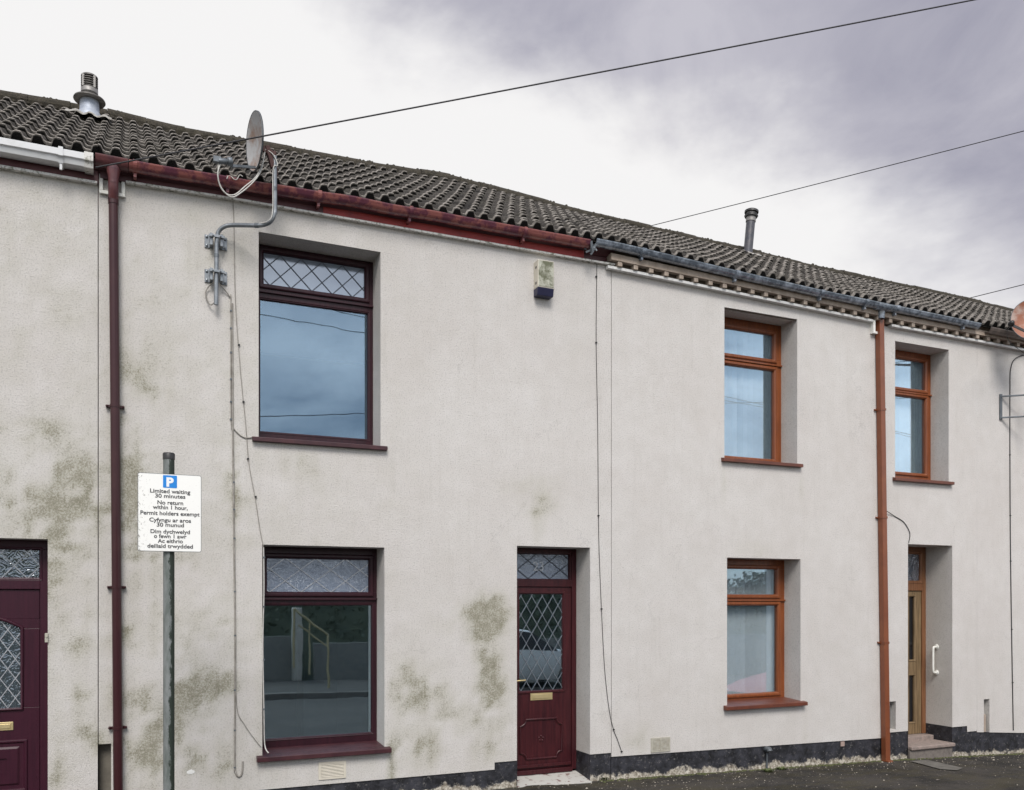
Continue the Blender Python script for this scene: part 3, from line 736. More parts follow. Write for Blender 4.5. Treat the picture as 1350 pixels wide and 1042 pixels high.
def text_obj(name, body, size, x, y, z, mat, parent=None, ext=.0008, width=None, align='LEFT', offset=0.0, gather=None):
    cu = bpy.data.curves.new(name, 'FONT'); cu.body = body; cu.size = size; cu.extrude = ext; cu.align_x = align; cu.offset = offset
    o = bpy.data.objects.new(name, cu); COL.objects.link(o)
    dg = bpy.context.evaluated_depsgraph_get(); me = bpy.data.meshes.new_from_object(o.evaluated_get(dg))
    COL.objects.unlink(o); bpy.data.objects.remove(o)
    co = [v.co.copy() for v in me.vertices]; fs = [tuple(p.vertices) for p in me.polygons]
    xs = [c.x for c in co]; w = max(xs)-min(xs); mid = (max(xs)+min(xs))/2; k = width/w if width else 1
    if width: vs = [(x+(c.x-mid)*k, y-c.z, z+c.y) for c in co]
    else: vs = [(x+c.x, y-c.z, z+c.y) for c in co]
    bpy.data.meshes.remove(me)
    if gather is not None: gather.add(vs, fs); return
    m = MB(); m.add(vs, fs); return m.build(name, mat, parent)
mid_door()

# --- left door
def left_door():
    x0, x1 = D_l[0], D_l[1]; yf = .2; w = .075; m = MB(); zb = -.02
    gt, gb = P(30, 723.8, yf).z, P(30, 762.7, yf).z; tr = P(30, 777, yf).z
    m.box(x0, x1, yf, yf+.07, gt, 2.445); m.box(x0, x0+w, yf, yf+.07, zb, gt); m.box(x1-w, x1, yf, yf+.07, zb, gt); m.box(x0+w, x1-w, yf-.004, yf+.066, tr, gb)
    m.ring(x0+w, x1-w, gb, gt, [(.02, yf+.002), (.016, yf-.008), (0, yf+.01), (-.01, yf+.03)])
    fr = m.build('door_frame', M['maroon_dark'], h1, bevel=.004)
    MB().box(x0+w, x1-w, yf+.03, yf+.04, gb, gt).build('fanlight_pane', M['obscure_dark'], fr)
    lattice(x0+w, x1-w, gb, gt, .20, .22, yf+.026, .009, .4).build('lead_lattice', M['lead_bright'], fr)
    hg = MB(); p = P(61, 840, yf-.02); hg.box(x1-.022, x1+.004, -.016, .005, p.z-.04, p.z+.04); hg.tube([(x1-.008, -.024, p.z+.012), (x1-.008, -.016, p.z+.012)], .008, 10)
    t = hg.build('door_bell', M['vent_paint'], fr, bevel=.004)
    dx0, dx1 = x0+w+.004, x1-w-.004; yd = yf+.014; dz1 = tr-.004; dz0 = 0.03
    rx1 = P(27, 880, yd).x; rx0 = dx0+dx1-rx1; gz0 = P(20, 933.5, yd).z; gz1 = P(26, 829, yd).z
    d = MB(); mid = (rx0+rx1)/2; hw = (rx1-rx0)/2; rise = .085
    arch = lambda x: gz1+rise*(1-((x-mid)/hw)**2)
    q = lambda a, b, c, e: d.box(a, b, yd, yd+.045, c, e)
    q(dx0, rx0, gz0, gz1); q(rx1, dx1, gz0, gz1); q(dx0, dx1, dz0, gz0); q(dx0, dx1, gz1+rise+.0005, dz1)
    n = 16
    top = [(rx0+(rx1-rx0)*i/n) for i in range(n+1)]
    d.add([(x, yd, arch(x)) for x in top]+[(x, yd, gz1+rise+.001) for x in top], [(i, i+1, n+2+i, n+1+i) for i in range(n)])
    d.add([(dx0, yd, gz1), (rx0, yd, gz1), (rx0, yd, gz1+rise+.001), (dx0, yd, gz1+rise+.001)], [(0, 1, 2, 3)])
    d.add([(rx1, yd, gz1), (dx1, yd, gz1), (dx1, yd, gz1+rise+.001), (rx1, yd, gz1+rise+.001)], [(0, 1, 2, 3)])
    loop = [(rx0-.012, yd-.004, gz0-.012)]+[(x+(-.012 if i == 0 else .012 if i == n else 0), yd-.004, arch(x)+.012) for i, x in enumerate(top)]+[(rx1+.012, yd-.004, gz0-.012)]
    d.tube(loop+[loop[0]], .016, 6)
    for za, zb2 in ((.78, .20),):
        pz1 = P(20, 975, yd).z; d.ring(dx0+.09, dx1-.09, .25, pz1, [(.0, yd+.002), (-.008, yd-.012), (-.024, yd-.012), (-.034, yd+.002)])
        d.ring(dx0+.15, dx1-.15, .31, pz1-.06, [(.0, yd+.002), (-.02, yd-.012), (-.1, yd-.012)])
    leaf = d.build('door', M['maroon_dark'], h1, bevel=.003)
    g = MB(); g.add([(rx0, yd+.02, gz0), (rx1, yd+.02, gz0)]+[(x, yd+.02, arch(x)) for x in reversed(top)], [tuple(range(n+3))])
    g.add([(rx0, yd+.026, gz0), (rx1, yd+.026, gz0)]+[(x, yd+.026, arch(x)) for x in reversed(top)], [tuple(reversed(range(n+3)))]); g.build('door_pane', M['obscure_dark'], leaf)
    lattice(rx0, rx1, gz0, gz1+rise, .115, .17, yd+.016, .008, .3, arch).build('lead_lattice', M['lead_bright'], leaf)
    lb = MB(); ex = P(17.6, 958, yd).x; zc = P(10, 957.5, yd).z; a, b = dx0+dx1-ex, ex
    lb.box(a, b, yd-.008, yd-.0005, zc-.036, zc+.036); lb.box(a+.02, b-.02, yd-.013, yd-.008, zc-.02, zc+.02); lb.build('letterbox', M['brass'], leaf, bevel=.003)
    MB().box(x0+.002, x1-.002, -.12, yf+.05, -.3, -.02).build('doorstep', M['riser'], h1, bevel=.01)
left_door()

# --- right door, deep porch, two narrow lights in the leaf
def right_door():
    x0, x1 = D_r[0], D_r[1]; yf = .43; m = MB(); zb = P(1205, 968, yf).z; w = .075
    zt = D_r[3]; gt, gb = P(1212, 731, yf).z, P(1212, 766, yf).z
    tr0 = P(1212, 779, yf).z
    m.box(x0, x1, yf, yf+.08, gt+.03, zt); m.box(x0, x0+w, yf, yf+.08, zb, gt+.03); m.box(x1-w, x1, yf, yf+.08, zb, gt+.03); m.box(x0+w, x1-w, yf-.006, yf+.07, tr0, gb-.03)
    m.ring(x0+w+.04, x1-w-.04, gb, gt, [(.042, yf+.002), (.036, yf-.012), (.012, yf-.012), (0, yf+.005), (-.003, yf+.02)])
    fr = m.build('door_frame', M['oak_frame'], h3, bevel=.004)
    MB().box(x0+w, x1-w, yf+.02, yf+.03, gb-.03, gt+.03).build('fanlight_pane', M['obscure_stained'], fr)
    ld = MB(); cx, cz = x1-w-.04-.21, (gt+gb)/2
    for k in range(3):
        for sx in (0, -.3):
            ld.tube([(cx+sx+.09*math.cos(a)*(1-.25*k), yf+.016, cz+.11*math.sin(a)*(1-.25*k)) for a in [2*math.pi*i/16 for i in range(17)]], .004, 5)
    for dx in (-.09, .09, -.39): ld.tube([(cx+dx, yf+.016, gb), (cx+dx*.5, yf+.016, cz), (cx+dx, yf+.016, gt)], .004, 5, smooth_path=5)
    ld.build('lead_lattice', M['lead_pale'], fr)
    dx0, dx1 = x0+w+.004, x1-w-.004; yd = yf+.012; dz1 = tr0-.004
    r1x1 = P(1205.5, 850, yd).x; wd = .10; slots = []
    zA1, zA0 = P(1204, 787, yd).z, P(1204, 870, yd).z; zB1, zB0 = P(1204, 891, yd).z, P(1204, 952, yd).z
    cols = [(r1x1-wd, r1x1), (r1x1-.33, r1x1-.33+wd), (r1x1-.56+.03, r1x1-.56+.03+.08)]
    cols = [(a, b) for a, b in cols if a > dx0+.05]; cols.sort()
    d = MB(); xs = [dx0]+[v for c in cols for v in c]+[dx1]; q = lambda a, b, c, e: d.box(a, b, yd, yd+.045, c, e)
    for i in range(0, len(xs), 2): q(xs[i], xs[i+1], zb, dz1)
    for a, b in cols:
        q(a, b, zA1, dz1); q(a, b, zB1, zA0); q(a, b, zb, zB0)
        for z0, z1 in ((zA0, zA1), (zB0, zB1)): d.ring(a, b, z0, z1, [(.022, yd+.002), (.016, yd-.01), (0, yd+.002), (-.002, yd+.03)])
    leaf = d.build('door', M['oak'], h3, bevel=.003)
    for a, b in cols:
        for z0, z1 in ((zA0, zA1), (zB0, zB1)): MB().box(a-.004, b+.004, yd+.025, yd+.03, z0-.004, z1+.004).build('door_pane', M['dark_glass'], leaf)
    top = P(1200, 984, 0).z
    s = MB(); s.box(x0+.006, x1-.006, -.06, yf-.14, top-.05, top+.0); s.build('doorstep', M['stone'], h3, bevel=.012)
    s = MB(); s.box(x0+.004, x1-.03, -.03, yf+.05, -.5, top-.051); s.build('step_riser', M['riser'], h3, bevel=.008)
    s = MB(); s.box(x0+.006, x1-.006, yf-.139, yf+.05, top-.05, zb-.005); s.build('threshold', M['stone'], h3, bevel=.01)
    # grab rail on the reveal
    g = MB(); ry = .16; p1 = None
    u = (1235-CX)/F; # find depth on the reveal plane x = x1
    ty = x1/(SA+u*CA); ry = ty*(CA-u*SA)-D; za = H+(HY-853)/F*ty; zb_ = H+(HY-887)/F*ty
    g.tube([(x1-.004, ry, za), (x1-.05, ry, za-.004), (x1-.07, ry, za-.04), (x1-.07, ry, zb_+.04), (x1-.05, ry, zb_+.004), (x1-.004, ry, zb_)], .016, 10, smooth_path=4)
    for z in (za, zb_): g.lathe([(0, 0), (.036, 0), (.036, .009), (.026, .014), (0, .014)], (x1-.001, ry, z), 14, ax=(Vector((0, 1, 0)), Vector((0, 0, 1)), Vector((-1, 0, 0))))
    tag(g.build('grab_rail', M['white_metal']), 'white grab rail fixed to the side of the oak door porch', 'grab rail')
right_door()

# --- interiors: blinds and a pale cabinet
def blind(hole, y, z0, z1, lab, xa=0, xb=1, rot=-22, mat=None):
    x0, x1 = hole[0]+.02, hole[1]-.02; a, b = x0+(x1-x0)*xa, x0+(x1-x0)*xb; m = MB(); x = a+.04; r = R(rot)
    while x < b-.03:
        c = Vector((x, y, (z0+z1)/2)); r = R(rot+random.uniform(-24, 24)); ax = (Vector((math.cos(r), math.sin(r), 0)), Vector((-math.sin(r), math.cos(r), 0)), Vector((0, 0, 1)))
        m.obox(c, ax, (.044, .0008, (z1-z0)/2)); x += .081
    m.box(a, b, y-.02, y+.02, z1+.005, z1+.035)
    return tag(m.build('vertical_blind', mat or M['blind']), lab, 'window blind', 'vertical blinds in the orange-brown windows')
blind(W_up_r, .405, 3.66, 5.36, 'pale vertical blind behind the upper window above the ground floor window', 0, .86)
blind(W_lo_r, .405, .70, 2.37, 'pale vertical blind behind the ground floor orange-brown window')
blind(W_up_rr, .405, 3.58, 5.29, 'pale vertical blind behind the upper window above the oak door', 0, .8)
def curtain(hole, y, z0, z1, xa, xb, lab):
    m = MB(); x0 = hole[0]+(hole[1]-hole[0])*xa; x1 = hole[0]+(hole[1]-hole[0])*xb+.1; n = 40
    vs = []; th = .004
    for s in (0, 1):
        for i in range(n+1):
            x = x0+(x1-x0)*i/n; yy = y+.025*math.sin(i*1.1)+s*th; vs += [(x, yy, z0), (x, yy, z1)]
    o = 2*(n+1)
    fs = [(2*i, 2*i+2, 2*i+3, 2*i+1) for i in range(n)]+[(o+2*i+1, o+2*i+3, o+2*i+2, o+2*i) for i in range(n)]
    m.add(vs, fs, 0, True); return tag(m.build('curtain', M['curtain']), lab, 'curtain', 'curtains in the orange-brown windows')
curtain(W_up_r, .52, 3.6, 5.4, .80, 1.0, 'grey-green curtain edge in upper window above the ground floor window')
curtain(W_up_rr, .52, 3.55, 5.33, .72, 1.0, 'grey-green curtain edge in upper window above the oak door')
cb = empty('cabinet', (2.15, 2.4, -.05), 'pale tall cabinet dimly seen inside the maroon ground floor window', 'cabinet')
MB().box(1.95, 2.75, 2.3, 2.75, -.05, 1.55).build('carcass', M['pvc'], cb, bevel=.01)
for i in range(2): MB().box(1.97+.39*i, 2.34+.39*i, 2.28, 2.299, .05, 1.5).build('cupboard_door', M['pvc'], cb, bevel=.004)

# --- eaves, house 1: white square gutter
m = MB(); gl = gl_left; n = 12; xe = P(121, 200, -.17).x
pth = [(XL+(xe-XL)*i/n, 0, gl(XL+(xe-XL)*i/n)) for i in range(n+1)]
m.sweep(pth, [(-.185, 0), (-.185, -.055), (-.17, -.062), (-.155, -.105), (-.045, -.105), (-.045, 0), (-.052, 0), (-.052, -.098), (-.150, -.098), (-.165, -.058), (-.178, -.052), (-.178, 0)])
m.build('gutter', M['pvc'], h1, bevel=.002)
for pxx in (80, -60, -200): 
    X = P(pxx, 200, -.18).x; z = gl(X); m = MB(); m.sweep([(X-.018, 0, z), (X+.018, 0, z)], [(-.193, .012), (-.193, -.062), (-.176, -.07), (-.16, -.114), (-.04, -.114), (-.04, -.106), (-.155, -.1055), (-.1865, -.056), (-.1865, .012)])
    m.box(X-.010, X+.010, -.155, -.140, z-.165, z-.112); m.build('gutter_bracket', M['pvc'], h1)
X = P(117, 200, -.18).x; z = gl(X); m = MB(); m.sweep([(X-.035, 0, z), (X+.035, 0, z)], [(-.197, .008), (-.197, -.064), (-.181, -.072), (-.165, -.116), (-.035, -.116), (-.035, -.106), (-.155, -.106), (-.1865, -.056), (-.1865, .008)]); m.build('gutter_union', M['pvc_dirty'], h1, bevel=.004)
def fascia(parent, x0, x1, f0, f1, mat, y=-.03, n=12):
    m = MB(); a = []
    for i in range(n+1):
        x = x0+(x1-x0)*i/n; a.append((x, f0(x), f1(x)))
    vs = [v for x, b, t in a for v in ((x, y, b), (x, y, t), (x, y+.025, b), (x, y+.025, t))]
    fs = []
    for i in range(n): o = 4*i; fs += [(o, o+4, o+5, o+1), (o+2, o+3, o+7, o+6), (o+1, o+5, o+7, o+3), (o, o+2, o+6, o+4)]
    m.add(vs, fs); return m.build('fascia', mat, parent)
fascia(h1, XL, B1, lambda x: top_l(x)-.0, lambda x: gl_left(x)+.0, M['fascia_plum'])
bead(h1, 'eaves_bead', XL, B1-.01, lambda x: top_l(x)-.012, M['pvc_dirty'], .024, -.05)
# house 2: weathered red gutter
xg0, xg1 = P(126, 210, -.12).x, P(775, 320, -.12).x
half_gutter(h2, 'gutter', P(170, 210, -.12).x, xg1, gl_mid, .068, M['gutter_red'], -.115, 60, .008)
half_gutter(h2, 'gutter_outlet', xg0, P(169, 210, -.12).x, gl_mid, .072, M['gutter_red2'], -.115, 6)
for pxx in (178, 300, 420, 540, 690): gutter_union(h2, P(pxx, 250, -.12).x, gl_mid, .070, M['gutter_red'], -.115, .035, 'gutter_union')
fascia(h2, P(132, 200).x, P(425, 280).x, lambda x: top_m(x)+.0, lambda x: gl_mid(x)-.005, M['fascia_plum'], -.035, 14)
fascia(h2, P(425.3, 280).x, P(768, 320).x, lambda x: top_m(x)+.0, lambda x: gl_mid(x)-.005, M['fascia_red'], -.035, 14)
bead(h2, 'eaves_bead', P(166, 240).x, P(808, 350).x, lambda x: top_m(x)-.012, M['pvc_dirty'], .022, -.05, n=20)
# white U-shaped stop trim round the rainwater outlet
m = MB(); a, b = P(131, 245), P(165, 245); zt = P(148, 230).z; zb = P(148, 259).z; w = .03
m.box(a.x, b.x, -.03, .004, zb, zb+w); m.box(a.x, a.x+w, -.029, .004, zb+w+.0005, P(133, 231).z); m.box(b.x-w, b.x, -.029, .004, zb+w+.0005, P(163, 237).z)
m.build('outlet_trim', M['white_metal'], h2, bevel=.003)
# maroon downpipe
def downpipe(parent, name, ptop, pbot, r, mat, gz, gy, Y, clips, square=False, shoe=False):
    a, b = P(*ptop, Y), P(*pbot, Y); m = MB()
    top = Vector((a.x, gy, gz)); k = Vector((a.x, Y, a.z))
    if square:
        m.box(-1, 1, -1, 1, 0, 0) if False else None
        path = [(top, r), (k+Vector((0, 0, .0)), r), (b, r)]
        vs = []
        for p in (k, b): vs += [p+Vector((sx*r, sy*r, 0)) for sx, sy in ((-1, -1), (1, -1), (1, 1), (-1, 1))]
        m.add(vs, [(0, 1, 5, 4), (1, 2, 6, 5), (2, 3, 7, 6), (3, 0, 4, 7), (3, 2, 1, 0), (4, 5, 6, 7)])
        vs = []
        for p in (top, k-Vector((0, 0, .002))): vs += [p+Vector((sx*r*.98, sy*r*.98, 0)) for sx, sy in ((-1, -1), (1, -1), (1, 1), (-1, 1))]
    else:
        m.tube([k, b], r, 18)
        m.tube([top, top-Vector((0, 0, .03)), k+Vector((0, 0, .11)), k+Vector((0, 0, .02))], r*.92, 16, smooth_path=5)
        m.tube([k+Vector((0, 0, .025)), k-Vector((0, 0, .05))], r*1.12, 18)
    ob = m.build(name, mat, parent, bevel=.006 if square else 0, origin=(a.x, Y, 0))
    for cy in clips:
        t = (cy-ptop[1])/(pbot[1]-ptop[1]); c = a.lerp(b, t); g = MB(); q = r*1.1
        if square: g.box(c.x-r-.005, c.x+r+.005, Y-r-.005, -.004, c.z-.014, c.z+.014)
        else: g.tube([c+Vector((0, 0, -.013)), c+Vector((0, 0, .013))], q, 18)
        g.box(c.x-r-.035, c.x+r+.035, Y+r-.012, -.002, c.z-.011, c.z+.011)
        for s in (-1, 1): g.lathe([(0, -.006), (.010, -.004), (.010, .012), (0, .012)], (c.x+s*(r+.028), Y+r-.018, c.z), 8, ax=(Vector((1, 0, 0)), Vector((0, 0, 1)), Vector((0, 1, 0))))
        g.build('pipe_clip', mat, ob)
    return ob
downpipe(h2, 'downpipe', (149.5, 262), (156, 1060), .039, M['pipe_maroon'], 5.70, -.115, -.062, (535, 774, 960))
m = MB(); xo = P(149.5, 230, -.115).x; m.lathe([(.055, 5.70), (.055, 5.66), (.042, 5.60), (.042, 5.55)], (xo, -.115, 0), 18); m.tube([(xo, -.115, 5.56), (xo, -.10, 5.5), (xo-.0, -.065, 5.44)], .042, 16, smooth_path=4); m.build('outlet_spigot', M['gutter_red2'], h2)
dp = downpipe(h3, 'downpipe', (1159.5, 411), (1168, 1003), .040, M['pipe_tan'], 5.66, -.12, -.05, (540, 682, 847), True)
m = MB(); b = P(1168, 1003, -.05); m.box(b.x-.043, b.x+.043, -.13, -.012, b.z-.03, b.z+.012); m.build('pipe_shoe', M['pipe_tan'], dp, bevel=.006)
# house 3: black gutter, cream cornice with dentils
xs0, xs1 = P(783, 320, -.13).x, P(1288, 420, -.13).x
half_gutter(h3, 'gutter', xs0, xs1, gl_right, .058, M['gutter_black'], -.14, 24)
for pxx in (846, 969, 1081, 1140, 1180, 1270): gutter_union(h3, P(pxx, 350, -.14).x, gl_right, .058, M['gutter_black'], -.14, .06 if pxx < 1100 else .05)
xo = P(1163, 410, -.13).x; m = MB(); m.sweep([(xo-.12, -.14, gl_right(xo)), (xo+.12, -.14, gl_right(xo))], [(math.cos(t)*.068, math.sin(t)*.068) for t in [math.pi+math.pi*k/12 for k in range(13)]], 0, False)
m.lathe([(.055, gl_right(xo)-.05), (.044, gl_right(xo)-.11), (.044, gl_right(xo)-.16)], (P(1160, 410, -.08).x, -.1, 0), 14); m.build('gutter_outlet', M['gutter_black'], h3)
x_d0, x_d1 = P(812, 350).x, P(1350, 455).x
def cornice(parent, x0, x1, topf, lipf):
    n = 16; m = MB(); pth = [(x0+(x1-x0)*i/n, 0, topf(x0+(x1-x0)*i/n)) for i in range(n+1)]
    m.sweep(pth, [(-.02, .02), (-.02, .085), (-.0, .085), (-.0, .02)]); m.build('frieze', M['cream_dark'], parent)
    m = MB(); m.sweep(pth, [(-.10, .074), (-.10, .142), (-.092, .150), (.0, .15), (.0, .0855), (-.03, .0855), (-.03, .074)]); m.build('cornice', M['cream'], parent)
    base = None; x = x0+.12
    while x < x1-.05:
        z = topf(x)
        if base is None:
            d = MB(); d.box(-.028, .028, -.092, -.0205, .022, .0735); base = d.build('corbel', M['cream'], parent, bevel=.003, origin=(0, 0, 0)); ob = base
        else: ob = base.copy(); COL.objects.link(ob); ob.parent = parent
        ob.location = Vector((x, 0, z))-world_loc(parent); x += .205
cornice(h3, P(800, 350).x, B3, top_r, gl_right)
cornice(h4, B3, XR, top_rr, gl_right)
bead(h3, 'eaves_bead', P(798, 352).x, P(1146, 425).x, lambda x: top_r(x)-.01, M['bead'], .032, -.065)
bead(h3, 'eaves_bead', P(1171, 430).x, B3, lambda x: top_r(x)-.01, M['bead'], .032, -.065)
bead(h4, 'eaves_bead', B3, XR, lambda x: top_rr(x)-.01, M['bead'], .032, -.065)
m = MB(); q = P(1148, 425); m.box(q.x-.015, q.x+.02, -.06, .002, P(1148, 441).z, q.z+.01); m.box(q.x+.021, q.x+.09, -.05, .002, P(1148, 441).z, P(1148, 441).z+.03); m.build('outlet_trim', M['white_metal'], h3, bevel=.002)
half_gutter(h4, 'gutter', B3+.02, XR, lambda x: gl_right(x)-.02, .06, M['gutter_grey'], -.14, 20)
# torn gutter end between the two houses
m = MB(); c = P(779, 322, -.16)
for k in range(9):
    a = random.uniform(0, 6.28); m.bar((c.x+random.uniform(-.05, .05), -.10-random.uniform(0, .1), c.z+random.uniform(-.07, .03)), (c.x+random.uniform(-.07, .09), -.1-random.uniform(0, .1), c.z+random.uniform(-.12, .05)), random.uniform(.01, .03), .004)
m.build('broken_gutter_end', M['galv_dark'], h2)
# boarding that closes the eaves
for hh, x0, x1 in ((h1, XL, B1), (h2, B1, B2), (h3, B2, B3), (h4, B3, XR)):
    m = MB(); n = 14
    for i in range(n):
        a, b = x0+(x1-x0)*i/n, x0+(x1-x0)*(i+1)/n
        m.add([(a, -.01, ze_(a)-.10), (b, -.01, ze_(b)-.10), (b, -.115, ze_(b)-.02), (a, -.115, ze_(a)-.02)], [(0, 1, 2, 3)])
        m.add([(a, .006, ze_(a)-.10), (b, .006, ze_(b)-.10), (b, .02, 5.40), (a, .02, 5.40)], [(3, 2, 1, 0)])
        m.add([(a, .006, ze_(a)-.10), (b, .006, ze_(b)-.10), (b, -.01, ze_(b)-.10), (a, -.01, ze_(a)-.10)], [(0, 1, 2, 3)])
    m.build('soffit', M['fascia_plum'] if hh in (h1, h2) else M['cream_dark'], hh)

# --- air vents
def vent(parent, l, t, r, b, two=False):
    A, B = P(l, b), P(r, t); z0, z1 = (P(l, b).z+P(r, b).z)/2, (P(l, t).z+P(r, t).z)/2; x0, x1 = A.x, B.x; m = MB(); w = .022
    m.box(x0, x1, -.010, .0, z0, z0+w); m.box(x0, x1, -.010, .0, z1-w, z1); m.box(x0, x0+w, -.0095, .0, z0+w, z1-w); m.box(x1-w, x1, -.0095, .0, z0+w, z1-w)
    m.box(x0+w, x1-w, -.002, .0, z0+w, z1-w, 1)
    n = 9; 
    for i in range(n):
        z = z0+w+(z1-z0-2*w)*(i+.5)/n; m.obox(Vector(((x0+x1)/2, -.0065, z)), (Vector((1, 0, 0)), Vector((0, .5, .86)), Vector((0, -.86, .5))), ((x1-x0)/2-w-.001, .0045, .0012))
    if two: m.box((x0+x1)/2-.006, (x0+x1)/2+.006, -.013, -.001, z0+w, z1-w)
    return m.build('air_vent', [M['ivory'] if not two else M['vent_paint'], M['notch']], parent)
vent(h2, 420, 1004, 456, 1027); vent(h3, 858, 972.5, 883, 991.5, True)
# leaking little pipe in the right plinth
m = MB(); p = P(1012, 988, -.02); m.tube([(p.x, .02, p.z), (p.x, -.05, p.z), (p.x, -.06, p.z-.02)], .035, 12); m.tube([(p.x, -.01, p.z-.05), (p.x, -.005, zg(p.x))], .012, 8); m.build('waste_pipe', M['galv_dark'], h3)
m = MB(); p = P(1111, 981, 0); m.box(p.x-.03, p.x+.03, -.002, .02, p.z-.03, p.z+.03); m.build('chipped_brick', M['rust_red'], h3)
# splash of white paint on the middle wall
m = MB(); p = P(251, 1018); vs = [(p.x, -.003, p.z)]
for k in range(14): a = 2*math.pi*k/14; rr = random.uniform(.7, 1.2); vs.append((p.x+.042*rr*math.cos(a), -.002, p.z+.026*rr*math.sin(a)))
m.add(vs, [(0, k+1, (k+1) % 14+1) for k in range(14)]); m.build('paint_splash', M['dash'], h2)

# --- flues
def flue1():
    p = P(118, 150, 3.0); root = empty('flue_pipe', p, 'squat flue with louvred cap and wide collar on the left roof', 'flue', 'roof flues'); c = (p.x, 3.0, 0); z = p.z
    k = MB(); k.lathe([(.135, z-.08), (.12, z), (.108, z+.02), (.104, z+.15), (.10, z+.2)], c, 20); k.build('base_cone', M['lead_flash'], root)
    k = MB(); k.lathe([(.095, z+.165), (.17, z+.165), (.175, z+.175), (.17, z+.19), (.1, z+.20)], c, 26); k.build('storm_collar', M['flue_dark'], root)
    k = MB(); k.lathe([(.088, z+.19), (.088, z+.26), (.092, z+.265), (.092, z+.29)], c, 20); k.build('pipe', M['flue_dark'], root)
    k = MB(); k.lathe([(.093, z+.27), (.093, z+.325), (.088, z+.33)], c, 20); k.build('band', M['flue_band'], root)
    k = MB()
    for i in range(5): q = z+.335+.03*i; k.lathe([(.06, q), (.092, q-.004), (.092, q+.008), (.068, q+.018)], c, 20)
    k.lathe([(.066, z+.32), (.066, z+.49)], c, 12); k.lathe([(.092, z+.485), (.092, z+.50), (.08, z+.512), (0, z+.515)], c, 20)
    for i in range(4): a = R(40+90*i); k.box(c[0]+.084*math.cos(a)-.013, c[0]+.084*math.cos(a)+.013, 3.0+.084*math.sin(a)-.013, 3.0+.084*math.sin(a)+.013, z+.33, z+.49, 1)
    k.build('louvre_cap', [M['flue_dark'], M['flue_band']], root)
    k = MB(); sl = math.atan2(zr_(p.x)-ze_(p.x), RY-EY); V = []; n = 16
    for j in range(5):
        for i in range(n+1):
            X = p.x-.24+.48*i/n; Y = 2.70+.10*j; zz = ze_(p.x)+(Y-EY)*math.tan(sl)+.075+.018*math.sin(X*2*math.pi/.15)+.012*random.random(); V.append((X, Y, zz))
    k.add(V, [(j*(n+1)+i, j*(n+1)+i+1, (j+1)*(n+1)+i+1, (j+1)*(n+1)+i) for j in range(4) for i in range(n)], 0, False)
    k.add([(x, y, zz-.02) for x, y, zz in V[:n+1]]+V[:n+1], [(i, i+1, n+2+i, n+1+i) for i in range(n)]); k.build('flashing', M['lead_white'], root)
    return root
flue1().scale = (1, 1, .87)
def flue2():
    b, t = P(985.5, 331, 3.15), P(990, 289, 3.15); root = empty('flue_pipe', b, 'tall slim grey flue with black cap on the right roof', 'flue', 'roof flues'); b.z -= .1
    d = (t-b).normalized()
    MB().tube([b, t], .073, 18).build('pipe', M['flue_blue'], root)
    MB().tube([t-d*.05, t+d*.04], .082, 18).build('band', M['flue_band'], root)
    k = MB(); k.tube([t+d*.025, t+d*.05, t+d*.052, t+d*.075], [.10, .115, .098, .098], 18); k.tube([t+d*.08, t+d*.10], [.085, .085], 18, 1); k.tube([t+d*.103, t+d*.135, t+d*.15], [.115, .115, .09], 18); k.tube([t+d*.06, t+d*.12], .08, 12)
    k.build('cap', [M['black'], M['flue_band']], root)
    k = MB(); V = []
    for j in range(3):
        for i in range(11): X = b.x-.18+.036*i; Y = 2.92+.08*j; V.append((X, Y, ze_(X)+(Y-EY)*(zr_(X)-ze_(X))/(RY-EY)+.075+.015*math.sin(X*41)))
    k.add(V, [(j*11+i, j*11+i+1, (j+1)*11+i+1, (j+1)*11+i) for j in range(2) for i in range(10)]); k.build('flashing', M['lead_white'], root)
flue2()

# --- satellite dish on swan-neck pole
def dish(root, c, nrm, r, tall, mats, depth=.05):
    nrm = nrm.normalized(); up = (Vector((0, 0, 1))-nrm*nrm.z).normalized(); sd = up.cross(nrm)
    k = MB(); pr = [(r*i/8, depth*((i/8)**2-1)+.0) for i in range(9)]
    n = 32
    def lay(off, mi, sm=True):
        vs = []
        for q, z in pr:
            for a in range(n): t = 2*math.pi*a/n; vs.append(c+sd*(math.cos(t)*q)+up*(math.sin(t)*q*tall)+nrm*(z+off))
        k.add(vs, [(i*n+a, i*n+(a+1) % n, (i+1)*n+(a+1) % n, (i+1)*n+a) for i in range(8) for a in range(n)], mi, sm)
    lay(0, 0); lay(-.008, 1)
    vs = []
    for q, z in ((r, 0), (r+.007, .003), (r+.007, -.014), (r, -.008)):
        for a in range(n): t = 2*math.pi*a/n; vs.append(c+sd*(math.cos(t)*q)+up*(math.sin(t)*q*tall)+nrm*z)
    k.add(vs, [(i*n+a, i*n+(a+1) % n, (i+1)*n+(a+1) % n, (i+1)*n+a) for i in range(3) for a in range(n)], 1, True)
    k.build('dish', mats, root); return up, sd
rt = empty('satellite_dish', P(285, 345, 0), 'rusty satellite dish on a bent grey pole above the maroon upper window', 'satellite dish', 'satellite dishes')
pole = [P(285, 402, -.075), P(285.5, 330, -.075), P(286, 318, -.078), P(288, 306, -.085), P(296, 299, -.11), P(308, 297, -.14), P(335, 297.5, -.26), P(348, 296.5, -.31), P(357, 292, -.345), P(362, 282, -.36), P(362.5, 272, -.36), P(362, 206, -.36)]
MB().tube(pole, .0195, 14, smooth_path=4).build('mast', M['galv'], rt)
